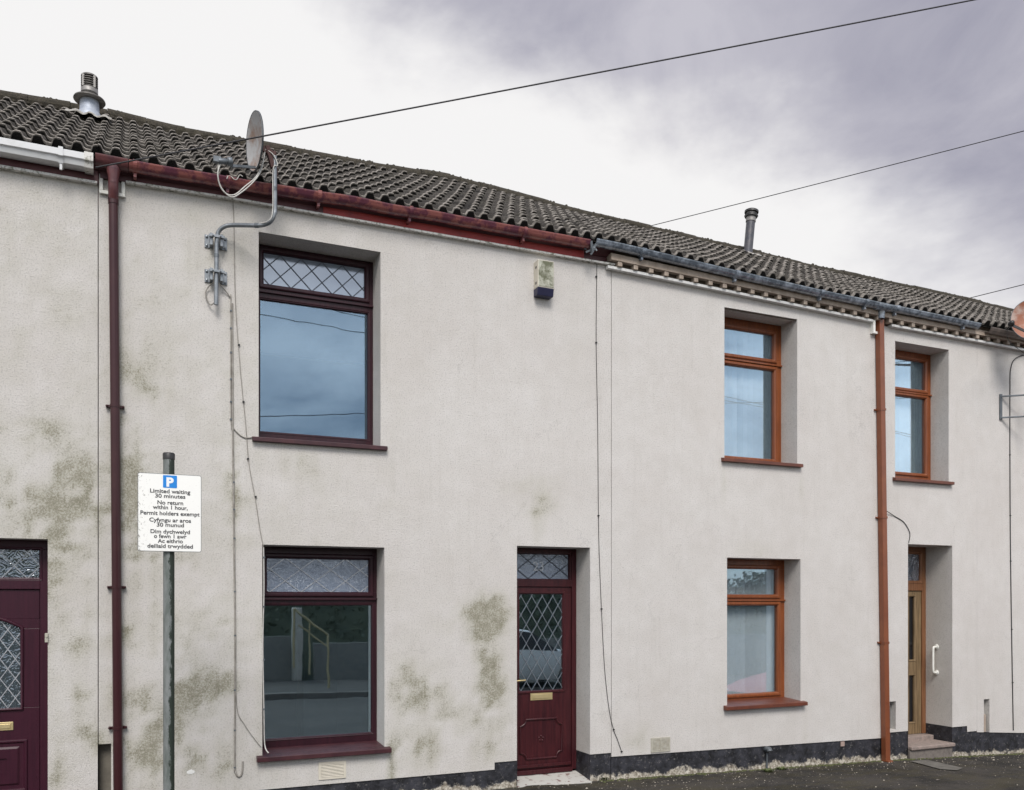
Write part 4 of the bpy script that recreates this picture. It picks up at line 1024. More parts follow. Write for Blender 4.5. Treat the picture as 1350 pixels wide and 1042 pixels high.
for a, b in ((P(336, 297.5, -.265), P(341, 297.5, -.285)), (P(285.5, 340, -.075), P(285.5, 335, -.075)), (P(362, 252, -.36), P(362, 247, -.36))): MB().tube([a, b], .0225, 12).build('collar', M['galv_dark'], rt)
for y in (320.5, 366):
    k = MB(); c = P(284.5, y, 0)
    for s in (-1, 1):
        k.box(c.x+s*.063-.036, c.x+s*.063+.036, -.012, 0, c.z-.06, c.z+.06)
        k.box(c.x+s*.045-.012, c.x+s*.045+.012, -.085, -.012, c.z-.055, c.z+.055)
        for q in (-1, 1): k.lathe([(0, -.024), (.012, -.022), (.012, -.010), (0, -.01)], (c.x+s*.08, 0, c.z+q*.04), 8, ax=(Vector((1, 0, 0)), Vector((0, 0, 1)), Vector((0, 1, 0))))
    k.box(c.x-.07, c.x+.07, -.108, -.096, c.z+.012, c.z+.036)
    for s in (-1, 1): k.tube([(c.x+s*.033, -.13, c.z+.024), (c.x+s*.033, -.05, c.z+.024)], .007, 8)
    k.build('wall_bracket', M['galv'], rt, bevel=.003)
vdir = Vector((P(334, 186, 0)-Vector((0, -D, H)))); vdir.z = 0; vdir.normalize(); left = Vector((-vdir.y, vdir.x, 0))
nrm = (left*math.cos(R(17))-vdir*math.sin(R(17))+Vector((0, 0, -.05)))
dc = P(335, 186.5, -.36)
dish(rt, dc, nrm, .225, 1.10, [M['rust'], M['dish_rim']], .045)
lnb = P(293, 213, -.47)
k = MB(); k.bar(P(337, 221, -.38), lnb+Vector((.07, .02, -.015)), .022, .016); k.build('feed_arm', M['galv_dark'], rt)
k = MB(); n2 = Vector((1, .1, .2)).normalized(); k.lathe([(0, -.035), (.026, -.035), (.026, .035), (.018, .045), (.038, .05), (.038, .085), (0, .085)], lnb, 14, ax=(n2.orthogonal().normalized(), n2.cross(n2.orthogonal().normalized()), n2))
k.box(lnb.x-.075, lnb.x-.01, lnb.y-.022, lnb.y+.022, lnb.z-.02, lnb.z+.03); k.build('receiver', M['galv_dark'], rt, bevel=.002)
k = MB(); k.bar(P(346, 196, -.36), P(363, 205, -.36), .05, .03); k.bar(P(352, 193, -.36), P(360, 222, -.35), .04, .05); k.bar(P(362, 200, -.33), P(365, 232, -.33), .022, .03); k.build('dish_bracket', M['rust_dark'], rt, bevel=.003)
k = MB()
k.tube([lnb+Vector((-.03, 0, -.01)), P(288, 238, -.46), P(296, 254, -.44), P(309, 257, -.42), P(323, 246, -.40), P(337, 234, -.38), P(345, 218, -.37), P(350, 197, -.37)], .0055, 8, smooth_path=6)
k.tube([lnb+Vector((-.01, 0, -.01)), P(287, 230, -.47), P(292, 248, -.45), P(305, 260, -.43), P(318, 254, -.42), P(334, 240, -.39), P(344, 225, -.38), P(349, 203, -.37)], .0055, 8, smooth_path=6)
k.tube([P(350, 197, -.37), P(360, 204, -.39), P(366, 218, -.39), P(360, 224, -.385), P(359.5, 278, -.385), P(354, 291, -.37), P(342, 295, -.30)], .005, 8, smooth_path=6)
k.tube([P(299, 236, -.20), P(301, 232, -.19), P(305, 233, -.19), P(308, 236, -.2), P(312, 237, -.2), P(316, 231, -.2), P(320, 233, -.2)], .004, 6, smooth_path=4)
k.build('cable_loop', M['cable_white'], rt)
def cable(name, pts, r, mat, lab, clips=(), grp=None, sm=4, cm=None):
    k = MB(); k.tube(pts, r, 6, smooth_path=sm)
    for c in clips: k.box(c.x-.009, c.x+.009, c.y-.010, 0, c.z-.007, c.z+.007, 1)
    return tag(k.build(name, [mat, cm or M['galv_dark']]), lab, 'cable', grp)
g = 'cables clipped to the front walls'
Yc = -.008
cable('wall_cable', [P(284, 398, -.07), P(277, 402, -.03), P(271, 388, -.02), P(275, 378, -.03), P(283, 372, -.07)], .0058, M['cable_grey'], 'small grey cable loop left of the lower pole bracket', grp=g)
cable('wall_cable', [P(286, 372, -.07), P(296, 382, -.03), P(303, 392, Yc), P(304.5, 402, Yc), P(304.5, 550, Yc), P(309, 566, Yc), P(322, 577, Yc), P(336, 576, Yc)], .0052, M['cable_grey'], 'grey cable from dish pole curving to the maroon upper sill',
      [P(304.5, y, Yc) for y in (410, 433, 465, 500, 530, 553)], g)
cable('wall_cable', [P(306, 400, Yc), P(307, 560, Yc), P(308.5, 700, Yc), P(310, 840, Yc), P(309.5, 1000, Yc), P(310, 1016, Yc), P(314, 1024, Yc), P(319, 1020, Yc), P(320, 1004, Yc)], .0085, M['cable_grey'], 'thick grey cable ending in a hook near the ground',
      [P(x, y, Yc) for x, y in ((308, 636), (308.5, 672), (309, 710), (309.5, 780), (310, 838), (309.5, 910), (309.5, 963), (309.5, 1012))], g)
cable('wall_cable', [P(307, 262, Yc), P(308.5, 300, Yc), P(310.5, 400, Yc), P(318, 500, Yc), P(324, 560, Yc), P(328, 610, Yc), P(337, 660, Yc), P(343, 700, Yc), P(347.5, 722, Yc)], .0036, M['cable_grey'], 'thin grey cable slanting from eaves to the ground floor window',
      [P(x, y, Yc) for x, y in ((315, 455), (321, 530), (327, 605), (337, 655))], g, cm=M['black'])
cable('wall_cable', [P(347.5, 722, Yc), P(348, 780, Yc), P(346.5, 850, Yc), P(348, 940, Yc), P(349, 982, Yc), P(354, 993, -.075)], .0055, M['cable_white'], 'white cable down the left edge of the maroon ground floor window', [P(348, y, Yc) for y in (735, 800, 870, 935)], g)
cable('wall_cable', [P(311, 840, Yc), P(312, 930, Yc), P(322, 955, Yc), P(336, 975, Yc), P(344, 985, Yc)], .0032, M['cable_grey'], 'faint thin cable slanting from the thick cable to the lower sill', (), g)
cable('wall_cable', [P(787, 345, Yc), P(786, 450, Yc), P(788, 560, Yc), P(789, 680, Yc), P(790, 730, Yc), P(793, 803, Yc), P(797, 880, Yc), P(803, 935, Yc), P(809, 962, Yc), P(814, 975, Yc), P(819.5, 991, Yc)], .0034, M['cable_dark'], 'thin black cable beside the joint right of the middle door',
      [P(x, y, Yc) for x, y in ((786, 365), (786, 452), (789, 680), (793, 803), (809, 962), (819.5, 991))], g, cm=M['black'])
cable('wall_cable', [P(1352, 468, Yc), P(1340, 472, Yc), P(1333, 484, Yc), P(1331.5, 520, Yc), P(1332, 700, Yc), P(1334, 850, Yc), P(1336, 963, Yc)], .0065, M['cable_dark'], 'black cable beside the wall bracket at the right edge',
      [P(x, y, Yc) for x, y in ((1331.5, 600), (1332, 680), (1332.5, 740), (1334, 830), (1335, 900))], g, cm=M['black'])
cable('wall_cable', [P(1169, 674, -.03), P(1180, 681, Yc), P(1192, 689, Yc), P(1199.5, 703, Yc), P(1198, 716, Yc)], .005, M['cable_dark'], 'short dark cable from orange-brown downpipe to oak door head', (), g)

# --- dish at the right edge, only its rim in view
rt = empty('satellite_dish', P(1345, 535, 0), 'red-brown satellite dish cut off by the right edge of the photo', 'satellite dish', 'satellite dishes')
dish(rt, P(1361, 421, -.55), Vector((-.62, -.75, .12)), .26, 1.08, [M['rust_red'], M['dish_rim']], .05)
lb = P(1334, 426, -.75); k = MB(); k.lathe([(0, -.03), (.028, -.03), (.028, .03), (.04, .035), (.04, .06), (0, .06)], lb, 12, ax=(Vector((0, 0, 1)), Vector((.7, -.7, 0)), Vector((.7, .7, 0)))); k.build('receiver', M['black'], rt)
k = MB(); k.bar(lb+Vector((.03, .03, -.01)), P(1358, 440, -.56), .03, .02); k.build('feed_arm', M['black'], rt)
k = MB(); a = P(1318, 536, 0); w = .02
k.box(a.x-.015, a.x+.03, -.02, -.0, P(1318, 554).z, P(1318, 520).z)
bx = P(1350, 518, -.28)
for z in (P(1318, 523).z, P(1318, 551).z):
    k.bar((a.x+.01, -.01, z), (a.x+.36, -.30, z), .03, .02, Vector((0, 0, 1)))
k.build('wall_bracket', M['galv_dark'], rt, bevel=.003)
k = MB(); k.tube([(a.x+.34, -.30, P(1318, 560).z), (a.x+.34, -.30, P(1318, 523).z+.1), (a.x+.50, -.45, 5.0), (a.x+.53, -.5, 5.5)], .018, 10, smooth_path=5); k.build('mast', M['galv'], rt)
cable('wall_cable', [P(1335, 428, -.74), P(1328, 436, -.5), P(1330, 450, -.3), P(1345, 462, -.1), P(1352, 468, Yc)], .004, M['cable_dark'], 'black cable drooping from the red-brown dish receiver', (), g)

# --- alarm box
al = empty('alarm_box', P(716, 365, 0), 'ivory burglar alarm box streaked green with a navy base', 'alarm box')
xl, xr = P(703.5, 365).x, None
dpt = .11
# front face spans 713..730 px at its own depth
fx0, fx1 = P(714, 365, -dpt).x, P(730.5, 365, -dpt).x; zt, zb = P(722, 344, -dpt).z, P(722, 390, -dpt).z; zs = P(722, 380, -dpt).z
fx0 = xl+.0; 
m = MB(); m.box(xl, fx1, -dpt, -.001, zs, zt); m.build('cover', M['ivory'], al, bevel=.006)
m = MB(); m.box(xl+.006, fx1-.006, -dpt-.003, -dpt+.002, zs+.01, zt-.006); m.build('front_panel', M['algae_box'], al, bevel=.002)
m = MB(); m.box(xl-.0015, xl+.001, -.075, -.045, zs+.04, zs+.065); m.box(xl-.0015, xl+.001, -.075, -.045, zt-.085, zt-.06); m.build('screw_recess', M['black'], al)
m = MB(); e = .0; m.add([(xl, -.001, zb), (fx1, -.001, zb), (fx1, -dpt+.02, zb), (xl, -dpt+.02, zb), (xl, -.001, zs), (fx1, -.001, zs), (fx1, -dpt-.001, zs), (xl, -dpt-.001, zs)], [(0, 1, 2, 3), (7, 6, 5, 4), (3, 2, 6, 7), (0, 3, 7, 4), (1, 5, 6, 2)]); m.build('base', M['navy'], al, bevel=.006)

# --- parking sign
YS = -1.5
c = P(223.5, 675, YS); px_x = P(223, 800, YS).x
sg = empty('parking_sign', (px_x, YS+.055, zg(px_x)), 'white parking restriction sign on a weathered grey post in front of the wall', 'sign')
top = P(223, 601, YS+.055).z
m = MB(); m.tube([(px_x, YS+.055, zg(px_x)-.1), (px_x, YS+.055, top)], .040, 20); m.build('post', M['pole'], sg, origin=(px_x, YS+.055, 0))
m = MB(); m.lathe([(.043, top-.03), (.044, top+.012), (.038, top+.02), (0, top+.022)], (px_x, YS+.055, 0), 20); m.build('post_cap', M['black'], sg)
x0, x1 = P(181.5, 675, YS).x, P(265.5, 675, YS).x; z1 = (P(181, 622.5, YS).z+P(266, 628, YS).z)/2; z0 = (P(181, 727, YS).z+P(266, 728, YS).z)/2
def rrect(x0, x1, z0, z1, r, n=5):
    o = []
    for cx, cz, a0 in ((x1-r, z0+r, -90), (x1-r, z1-r, 0), (x0+r, z1-r, 90), (x0+r, z0+r, 180)):
        o += [(cx+r*math.cos(R(a0+90*i/n)), cz+r*math.sin(R(a0+90*i/n))) for i in range(n+1)]
    return o
def plate(x0, x1, z0, z1, r, y0, y1, name, mat, parent, origin=None):
    o = rrect(x0, x1, z0, z1, r); n = len(o); m = MB()
    m.add([(a, y0, b) for a, b in o]+[(a, y1, b) for a, b in o], [tuple(range(n)), tuple(reversed(range(n, 2*n)))]+[(i, n+i, n+(i+1) % n, (i+1) % n) for i in range(n)])
    return m.build(name, mat, parent, origin=origin)
cen = ((x0+x1)/2, YS, (z0+z1)/2)
pl = plate(x0, x1, z0, z1, .014, YS-.001, YS+.003, 'plate', M['galv_dark'], sg)
plate(x0+.0035, x1-.0035, z0+.0035, z1-.0035, .011, YS-.003, YS-.0015, 'plate_face', M['sign_white'], pl, origin=cen)
W, Hh = x1-x0, z1-z0
ux = lambda p: x0+W*(p-181.5)/84; uz = lambda p: z1-Hh*(p-625)/104
plate(ux(214.3), ux(232.8), uz(643.6), uz(626.8), .006, YS-.0045, YS-.0035, 'blue_panel', M['sign_blue'], pl)
text_obj('parking_letter', 'P', .090, ux(223.6), YS-.0052, uz(641.4), M['sign_letter'], pl, .0005, W*9.5/84, offset=.0045)
lt = MB()
for body, yy, ww in (('Limited waiting', 652.0, 53), ('30 minutes', 658.4, 40), ('No return', 667.2, 34), ('within 1 hour,', 673.6, 46), ('Permit holders exempt', 681.6, 78), ('Cyfyngu ar aros', 690.6, 55), ('30 munud', 697.0, 36),
                     ('Dim dychwelyd', 706.0, 52), ('o fewn 1 awr', 712.2, 43), ('Ac eithrio', 718.6, 33), ('deiliaid trwydded', 725.4, 60)):
    text_obj('t', body, .041, ux(224), YS-.0045, uz(yy-1.3), None, None, .0005, W*ww/84, offset=.0007, gather=lt)
lt.build('lettering', M['sign_text'], pl)

# ------------------------------------------------------------------ ground
def sheet(name, x0, x1, y0, y1, dz, mat, nx, ny, amp=0.0, z=None):
    m = MB(); V = []
    for j in range(ny+1):
        for i in range(nx+1):
            X = x0+(x1-x0)*i/nx; Y = y0+(y1-y0)*j/ny; V.append((X, Y, (z(X, Y) if z else zg(X))+dz+amp*noise.noise(Vector((X*1.3, Y*1.9, 0)))))
    m.add(V, [(j*(nx+1)+i, j*(nx+1)+i+1, (j+1)*(nx+1)+i+1, (j+1)*(nx+1)+i) for j in range(ny) for i in range(nx)], 0, True)
    return tag(m.build(name, mat), kind='structure')
sheet('pavement', -20, 24, -2.4, .5, 0, M['pavement'], 300, 26, .012)
sheet('ground', -300, 400, -300, 300, -.9, M['earth'], 20, 20, 0, lambda x, y: zg(max(-80, min(80, x))))
m = MB(); m.sweep([(-20+44*i/30, 0, zg(-20+44*i/30)) for i in range(31)], [(-2.53, -.3), (-2.53, -.012), (-2.52, 0), (-2.401, .004), (-2.401, -.3)]); tag(m.build('kerb', M['kerb']), kind='structure')
sheet('road', -60, 60, -9.6, -2.53, -.12, M['road'], 80, 8)
m = MB(); m.sweep([(-60+120*i/40, 0, zg(-60+120*i/40)) for i in range(41)], [(-9.73, -.3), (-9.73, .004), (-9.61, 0), (-9.601, -.012), (-9.601, -.3)]); tag(m.build('far_kerb', M['kerb']), kind='structure')
sheet('far_pavement', -60, 60, -12.5, -9.73, 0, M['road'], 60, 4)
# pale triangular patch by the right step
m = MB(); q = lambda x, y: (lambda u: (lambda t: Vector((t*(SA+u*CA), -D+t*(CA-u*SA), 0)))((H+.2)/((y-HY)/F)))((x-CX)/F)
ps = [q(1200, 1004), q(1222, 1001.5), q(1270, 1012), q(1262, 1016), q(1240, 1015)]; k = [(p.x, p.y, zg(p.x)+.012) for p in ps]; m.add(k, [tuple(reversed(range(5)))]); tag(m.build('concrete_patch', M['patch']), kind='structure')
# litter of paint flakes and grit along the foot of the wall
m = MB(); rnd = random.Random(3)
for i in range(1000):
    X = rnd.uniform(3.6, 13); Y = -.02-abs(rnd.gauss(0, .45)) if rnd.random() < .8 else -rnd.uniform(0, 2.2); s = rnd.uniform(.002, .009)*(2.0 if rnd.random() < .05 else 1); z = zg(X)+.012*noise.noise(Vector((X*1.3, Y*1.9, 0)))+.002
    a = rnd.uniform(0, 6.28); dx, dy = math.cos(a)*s, math.sin(a)*s; h = s*rnd.uniform(.3, 1)
    m.add([(X-dx, Y-dy, z), (X+dy, Y-dx, z), (X+dx*1.4, Y+dy*1.4, z+h*.3), (X-dy, Y+dx, z), (X, Y, z+h)], [(0, 1, 4), (1, 2, 4), (2, 3, 4), (3, 0, 4), (3, 2, 1, 0)], 0 if rnd.random() < .6 else 1)
tag(m.build('grit', [M['chips'], M['riser']]), 'pale paint flakes and grit scattered on the dark pavement', 'debris', kind='stuff')
m = MB()
for i in range(1400):
    X = rnd.uniform(4.8, 12.5); w = .5+.5*noise.noise(Vector((X*1.7, 0, 9)))
    if rnd.random() > w*.9: continue
    Y = .0-abs(rnd.gauss(0, .03)); s = rnd.uniform(.006, .020); z = zg(X)
    m.lathe([(s*1.3, -.006), (s, s*.4), (0, s*.7)], (X, Y, z+.002), 5)
tag(m.build('moss', M['moss']), 'brown-green moss growing along the foot of the wall', 'moss', kind='stuff')
def weed(x, y, n, h, lab):
    p = q(x, y); p.z = zg(p.x); m = MB()
    for i in range(n):
        a = rnd.uniform(0, 6.28); l = h*rnd.uniform(.5, 1.2); w = rnd.uniform(.006, .014); d = Vector((math.cos(a), math.sin(a), 0)); s = d.cross(Vector((0, 0, 1)))
        o = p+d*rnd.uniform(0, .05); ps = [o-s*w*.4, o+s*w*.4, o+d*l*.5+s*w+Vector((0, 0, l*.7)), o+d*l*.5-s*w+Vector((0, 0, l*.7)), o+d*l+Vector((0, 0, l*.75))]
        m.add(ps, [(0, 1, 2, 3), (3, 2, 4)])
    return tag(m.build('weed', M['leaf']), lab, 'weed', 'weeds on the pavement')
weed(1013, 1024, 50, .05, 'small green weed below the waste pipe in the plinth')
weed(1030, 1020, 45, .045, 'low weed tuft just right of the waste pipe drip')
weed(795, 1040, 40, .05, 'weed at the right end of the middle doorstep')

# ------------------------------------------------------------------ overhead wires and what stands across the street
PX, PY = P(2400, 0, -5.5).x, -5.5
pz = [P(2400, y, -5.5).z for y in (-226, -103, 107)]
tp = empty('telegraph_pole', (PX, PY, zg(PX)), 'timber telegraph pole beyond the right edge carrying the overhead wires', 'telegraph pole')
MB().tube([(PX, PY+.15, zg(PX)-.2), (PX, PY+.15, pz[0]+.4)], .13, 14).build('pole', M['timber'], tp)
k = MB(); 
for z in pz: k.tube([(PX, PY+.06, z), (PX, PY, z)], .03, 8)
k.build('insulator', M['ivory'], tp)
def wire(a, b, sag, lab, r=.0095):
    pts = []
    for i in range(25):
        t = i/24; p = a.lerp(b, t); p.z -= sag*4*t*(1-t); pts.append(p)
    return tag(MB().tube(pts, r, 6).build('overhead_wire', M['wire']), lab, 'wire', 'overhead wires')
wire(P(126, 221, -.2), Vector((PX, PY, pz[0])), .05, 'overhead wire running from the red gutter past the satellite dish', .0068)
def behind(x, y, Y): return P(x, y, Y)
a = P(700, 337, 8.5); wire(a, Vector((PX, PY, pz[1])), .05, 'overhead wire rising over the roof just left of the slim flue', .0072)
a = P(1100, 437, 8.5); wire(a, Vector((PX, PY, pz[2])), .03, 'short overhead wire over the roof at the right edge', .008)

for p0, p1, lab in (((345, 414), (485, 440), 'overhead wire across the street mirrored near the top of the tall pane'), ((345, 549), (485, 545), 'overhead wire across the street mirrored near the foot of the tall pane'), ((955, 522), (1005, 533), 'overhead wire across the street mirrored in the upper blind windows')):
    a, b = P(*p0, 11.6), P(*p1, 11.6); a.y = b.y = -11; d = (b-a).normalized(); tag(MB().tube([a-d*14, a, b, b+d*22], .009, 6).build('overhead_wire', M['wire']), lab, 'wire', 'overhead wires')
hd = MB(); rnd = random.Random(11)
for i in range(30000):
    X = rnd.uniform(-6, 30); Y = -15.5+rnd.uniform(-.9, .9)+.3*noise.noise(Vector((X, 0, 0))); hz = 3.2+.7*noise.noise(Vector((X*.7, 2, 0)))+.35*noise.noise(Vector((X*2.7, 5, 0))); Z = zg(X)+hz*math.sqrt(rnd.random())
    s = rnd.uniform(.05, .12); n = Vector((rnd.uniform(-1, 1), rnd.uniform(-1, 1), rnd.uniform(-.2, 1))).normalized(); u = n.orthogonal().normalized()*s; v = n.cross(u).normalized()*s*.6; c = Vector((X, Y, Z))
    hd.add([c-u, c-v, c+u, c+v], [(0, 1, 2, 3)])
V = []; nx, nk = 90, 9
for i in range(nx+1):
    X = -6+36*i/nx
    for k in range(nk):
        a = math.pi*k/(nk-1); hh = 2.7+.6*noise.noise(Vector((X*.7, 2, 0))); V.append((X, -15.5+math.cos(a)*.7+.2*noise.noise(Vector((X*2, k, 0))), zg(X)-.4+(hh+.4)*math.sin(a)**.6+.2*noise.noise(Vector((X*3, k, 4)))))
hd.add(V, [(i*nk+k, i*nk+k+1, (i+1)*nk+k+1, (i+1)*nk+k) for i in range(nx) for k in range(nk-1)], 0, True)
tag(hd.build('hedge', M['hedge']), 'dark overgrown hedge across the street, seen mirrored in the panes', 'hedge')
pa, pb = P(387.5, 802, .3+13), P(399, 802, .3+13)
gw = empty('garden_wall', (6, -13.2, 0), 'low grey boundary wall with a pale pillar across the street', 'garden wall')
MB().box(-9, pa.x, -13.3, -13.1, -.4, 1.0).build('wall', M['brickwall'], gw); MB().box(4.3, 30, -13.3, -13.1, -1.2, .8).build('wall', M['brickwall'], gw)
MB().box(pa.x, pb.x, -13.05, -12.7, -.3, pa.z).build('pillar', M['pillar'], gw, bevel=.02)
rl = MB(); yy = -10.4; A = P(393, 803, -D); 
def mir(x, y, Y):  # the point at depth Y that the mid window would mirror at this place
    p = P(x, y, .3+(.3-Y)); return Vector((p.x, Y, p.z))
a, b, c = mir(388, 803, yy), mir(432, 838, yy), mir(434, 878, yy)
rl.tube([a, b-(b-a)*.1, b, b+(c-b)*.15, c+Vector((0, 0, -.6))], .026, 10, smooth_path=3); rl.tube([a+Vector((.1, 0, -.35)), b+Vector((0, 0, -.25))], .02, 8)
rl.tube([a, a+Vector((0, 0, -1.3))], .026, 10); md = a.lerp(b, .45); rl.tube([md, md+Vector((0, 0, -1.2))], .022, 8)
tag(rl.build('handrail', M['yellow']), 'yellow tubular handrail across the street, mirrored in the maroon ground floor window', 'handrail')

def car(loc, rot, col, lab):
    root = empty('parked_car', loc, lab, 'car', 'cars mirrored in the ground floor glass'); root.rotation_euler = (0, 0, rot)
    paint = N('car_paint'); paint.col(col); paint.set(.45); paint.b.inputs['Coat Weight'].default_value = .15
    st = [(0, .42, .62, .62, .70), (.08, .25, .66, .67, .80), (.5, .2, .78, .80, .84), (1.15, .2, .88, .92, .86), (1.75, .2, .92, 1.36, .86), (2.4, .2, .94, 1.44, .86), (3.1, .2, .94, 1.42, .86), (3.65, .2, .93, 1.18, .85), (3.95, .24, .88, .94, .82), (4.05, .38, .8, .84, .76)]
    m = MB(); V = []; n = 12
    for x, zb, zbelt, zt, hw in st:
        cab = max(0, (zt-zbelt)/.5); half = [(hw*.9, zb), (hw, zb+.14), (hw, (zb+zbelt)/2+.08), (hw*.965, zbelt), (hw*(.93-.17*cab), zt-.03*cab-.005), (hw*.5, zt+.02)]
        V += [(x-2, a, b) for a, b in half]+[(x-2, -a, b) for a, b in reversed(half)]
    fs = []; mi = []
    for i in range(len(st)-1):
        for k in range(n-1):
            fs.append((i*n+k, i*n+k+1, (i+1)*n+k+1, (i+1)*n+k)); glass = (k in (3, 7) and 3 <= i <= 7) or (k in (4, 5, 6) and i in (3, 6, 7)); mi.append(1 if glass else 0)
    m.v = V; m.f = fs; m.mi = mi; m.sm = [True]*len(fs); m.add(V[:n], [tuple(range(n))]); m.add(V[-n:], [tuple(reversed(range(n)))])
    def bl(mb, name, mats, par=root, bev=0):
        ob = mb.build(name, mats, None, bevel=bev); ob.parent = par; return ob
    bl(m, 'body', [paint.m, M['black']])
    for x in (-1.2, 1.25):
        for y in (-.78, .78):
            w = MB(); ax = (Vector((1, 0, 0)), Vector((0, 0, 1)), Vector((0, 1, 0))); w.lathe([(.2, -.1), (.3, -.1), (.31, -.07), (.31, .07), (.3, .1), (.2, .1)], (x, y, .31), 22, ax=ax); wh = bl(w, 'wheel', M['tyre'])
            w = MB(); w.lathe([(0, -.09), (.1, -.095), (.2, -.08), (.2, .08), (.1, .095), (0, .09)], (x, y, .31), 14, ax=ax); bl(w, 'rim', M['rim'], wh)
    for y in (-.6, .6):
        w = MB(); w.lathe([(0, -.06), (.09, -.04), (.11, .0), (0, .02)], (-1.93, y, .6), 12, ax=(Vector((0, 1.3, 0)), Vector((0, 0, .7)), Vector((1, 0, 0)))); bl(w, 'headlight', M['rim'])
    m = MB(); m.box(-2.03, -1.95, -.3, .3, .38, .48); bl(m, 'number_plate', M['white_metal'])
    return root
car((8.6, -10.3, zg(8.6)-.02), R(180), (.80, .82, .84), 'white car across the street, mirrored in the middle door glass')
car((12.3, -3.7, zg(12)-.12), R(0), (.42, .06, .06), 'red car beyond the right edge, mirrored in the ground floor blind window')

# ------------------------------------------------------------------ sky and sun
SUN_EL, SUN_AZ = R(48), R(197)        # azimuth from +Y, clockwise: high behind and to the right of the camera
w = bpy.data.worlds.new('World'); scene.world = w; w.use_nodes = True; nt = w.node_tree; nn = nt.nodes; ll = nt.links
bg = nn['Background']; out = nn['World Output']
sky = nn.new('ShaderNodeTexSky'); sky.sky_type = 'NISHITA'; sky.sun_disc = False; sky.sun_elevation = SUN_EL; sky.sun_rotation = SUN_AZ
ll.new(sky.outputs[0], bg.inputs[0]); bg.inputs[1].default_value = .06
tc = nn.new('ShaderNodeTexCoord')
def wm(op, a, b=0.0, c=None, clamp=False):
    o = nn.new('ShaderNodeMath'); o.operation = op; o.use_clamp = clamp
    for v, i in ((a, 0), (b, 1)):
        if hasattr(v, 'is_linked'): ll.new(v, o.inputs[i])
        else: o.inputs[i].default_value = v
    return o.outputs[0]
def wdir(x, y): return Vector((SA+(x-CX)/F*CA, CA-(x-CX)/F*SA, (HY-y)/F)).normalized()
def wdot(v):
    o = nn.new('ShaderNodeVectorMath'); o.operation = 'DOT_PRODUCT'; ll.new(tc.outputs['Generated'], o.inputs[0]); o.inputs[1].default_value = v; return o.outputs['Value']
def wnoise(sc, det, rough, scale=(1, 1, 1), dist=0):
    mp = nn.new('ShaderNodeMapping'); mp.inputs['Scale'].default_value = scale; ll.new(tc.outputs['Generated'], mp.inputs[0])
    o = nn.new('ShaderNodeTexNoise'); o.inputs['Scale'].default_value = sc; o.inputs['Detail'].default_value = det; o.inputs['Roughness'].default_value = rough; o.inputs['Distortion'].default_value = dist
    ll.new(mp.outputs[0], o.inputs['Vector']); return o.outputs['Fac']
# edge of the dark cloud bank
d1, d2 = wdir(500, 0), wdir(1250, 390); nb = d1.cross(d2).normalized()
if nb.dot(wdir(1300, 50)) < 0: nb = -nb
n1 = wnoise(2.6, 6, .55, (1, 1, 1.6), .3); n2 = wnoise(7, 6, .6, (1, 1, 2.2))
e = wm('ADD', wm('MULTIPLY', wdot(nb), 8.0), wm('ADD', wm('MULTIPLY', wm('SUBTRACT', n1, .5), 2.4), wm('MULTIPLY', wm('SUBTRACT', n2, .5), .7)))
bank = wm('MULTIPLY', wm('ADD', e, .42), 1.05, clamp=True)
cr = nn.new('ShaderNodeValToRGB'); cr.color_ramp.interpolation = 'EASE'; ll.new(bank, cr.inputs[0])
cr.color_ramp.elements[0].position = 0; cr.color_ramp.elements[0].color = (.625, .62, .62, 1)
cr.color_ramp.elements[1].position = 1; cr.color_ramp.elements[1].color = (.305, .303, .352, 1)
n3 = wnoise(3.4, 7, .6, (1, 1, 2.0), .6)
md = nn.new('ShaderNodeMix'); md.data_type = 'RGBA'; md.blend_type = 'MULTIPLY'
ll.new(wm('MULTIPLY', bank, .8), md.inputs[0]); ll.new(cr.outputs[0], md.inputs[6])
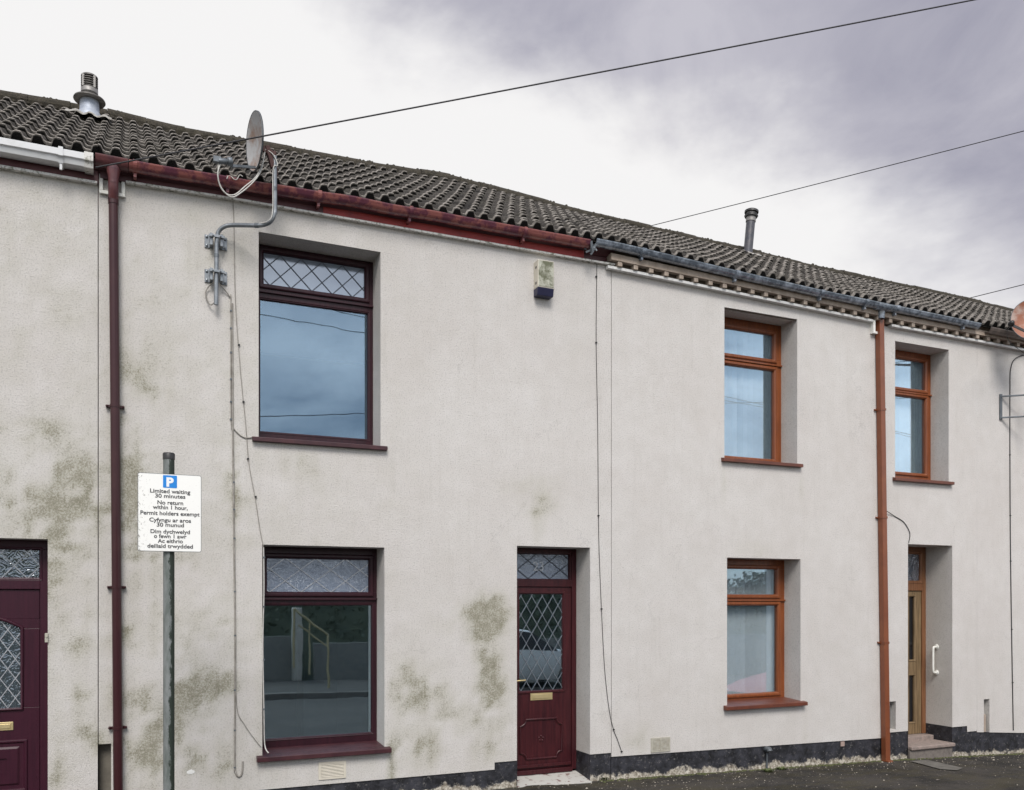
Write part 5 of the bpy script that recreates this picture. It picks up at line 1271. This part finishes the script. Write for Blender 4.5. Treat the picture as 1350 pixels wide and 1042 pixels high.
r3 = nn.new('ShaderNodeValToRGB'); ll.new(n3, r3.inputs[0]); r3.color_ramp.elements[0].position = .32; r3.color_ramp.elements[0].color = (.74, .74, .80, 1); r3.color_ramp.elements[1].position = .68; r3.color_ramp.elements[1].color = (1.30, 1.28, 1.22, 1)
ll.new(r3.outputs[0], md.inputs[7])
bg2 = nn.new('ShaderNodeBackground'); ll.new(md.outputs[2], bg2.inputs[0]); bg2.inputs[1].default_value = 1.0
# behind the camera the cover breaks and blue shows through thin cloud
sep = nn.new('ShaderNodeSeparateXYZ'); ll.new(tc.outputs['Generated'], sep.inputs[0])
back = wm('MULTIPLY', wm('SUBTRACT', -.02, sep.outputs['Y']), 5, clamp=True)
thin = nn.new('ShaderNodeValToRGB'); ll.new(wnoise(2.2, 6, .6, (1, 1, 2.4), .4), thin.inputs[0]); thin.color_ramp.elements[0].position = .42; thin.color_ramp.elements[0].color = (0, 0, 0, 1); thin.color_ramp.elements[1].position = .66; thin.color_ramp.elements[1].color = (1, 1, 1, 1)
bg3 = nn.new('ShaderNodeBackground'); bg3.inputs[0].default_value = (.90, .90, .92, 1); bg3.inputs[1].default_value = 1.35
bgb = nn.new('ShaderNodeMixShader'); ll.new(wm('ADD', wm('MULTIPLY', thin.outputs[0], .85), .08), bgb.inputs[0]); ll.new(bg.outputs[0], bgb.inputs[1]); ll.new(bg3.outputs[0], bgb.inputs[2])
fin = nn.new('ShaderNodeMixShader'); ll.new(back, fin.inputs[0]); ll.new(bg2.outputs[0], fin.inputs[1]); ll.new(bgb.outputs[0], fin.inputs[2]); ll.new(fin.outputs[0], out.inputs['Surface'])

sl = bpy.data.lights.new('sun', 'SUN'); sl.energy = 2.0; sl.angle = R(24); sl.color = (1, .955, .90); so = bpy.data.objects.new('sun', sl); COL.objects.link(so)
sd = Vector((math.sin(SUN_AZ)*math.cos(SUN_EL), math.cos(SUN_AZ)*math.cos(SUN_EL), math.sin(SUN_EL)))
so.rotation_euler = sd.to_track_quat('Z', 'Y').to_euler()

scene.render.engine = 'CYCLES'
scene.view_settings.view_transform = 'Standard'; scene.view_settings.look = 'None'; scene.view_settings.exposure = 0.55; scene.view_settings.gamma = 1
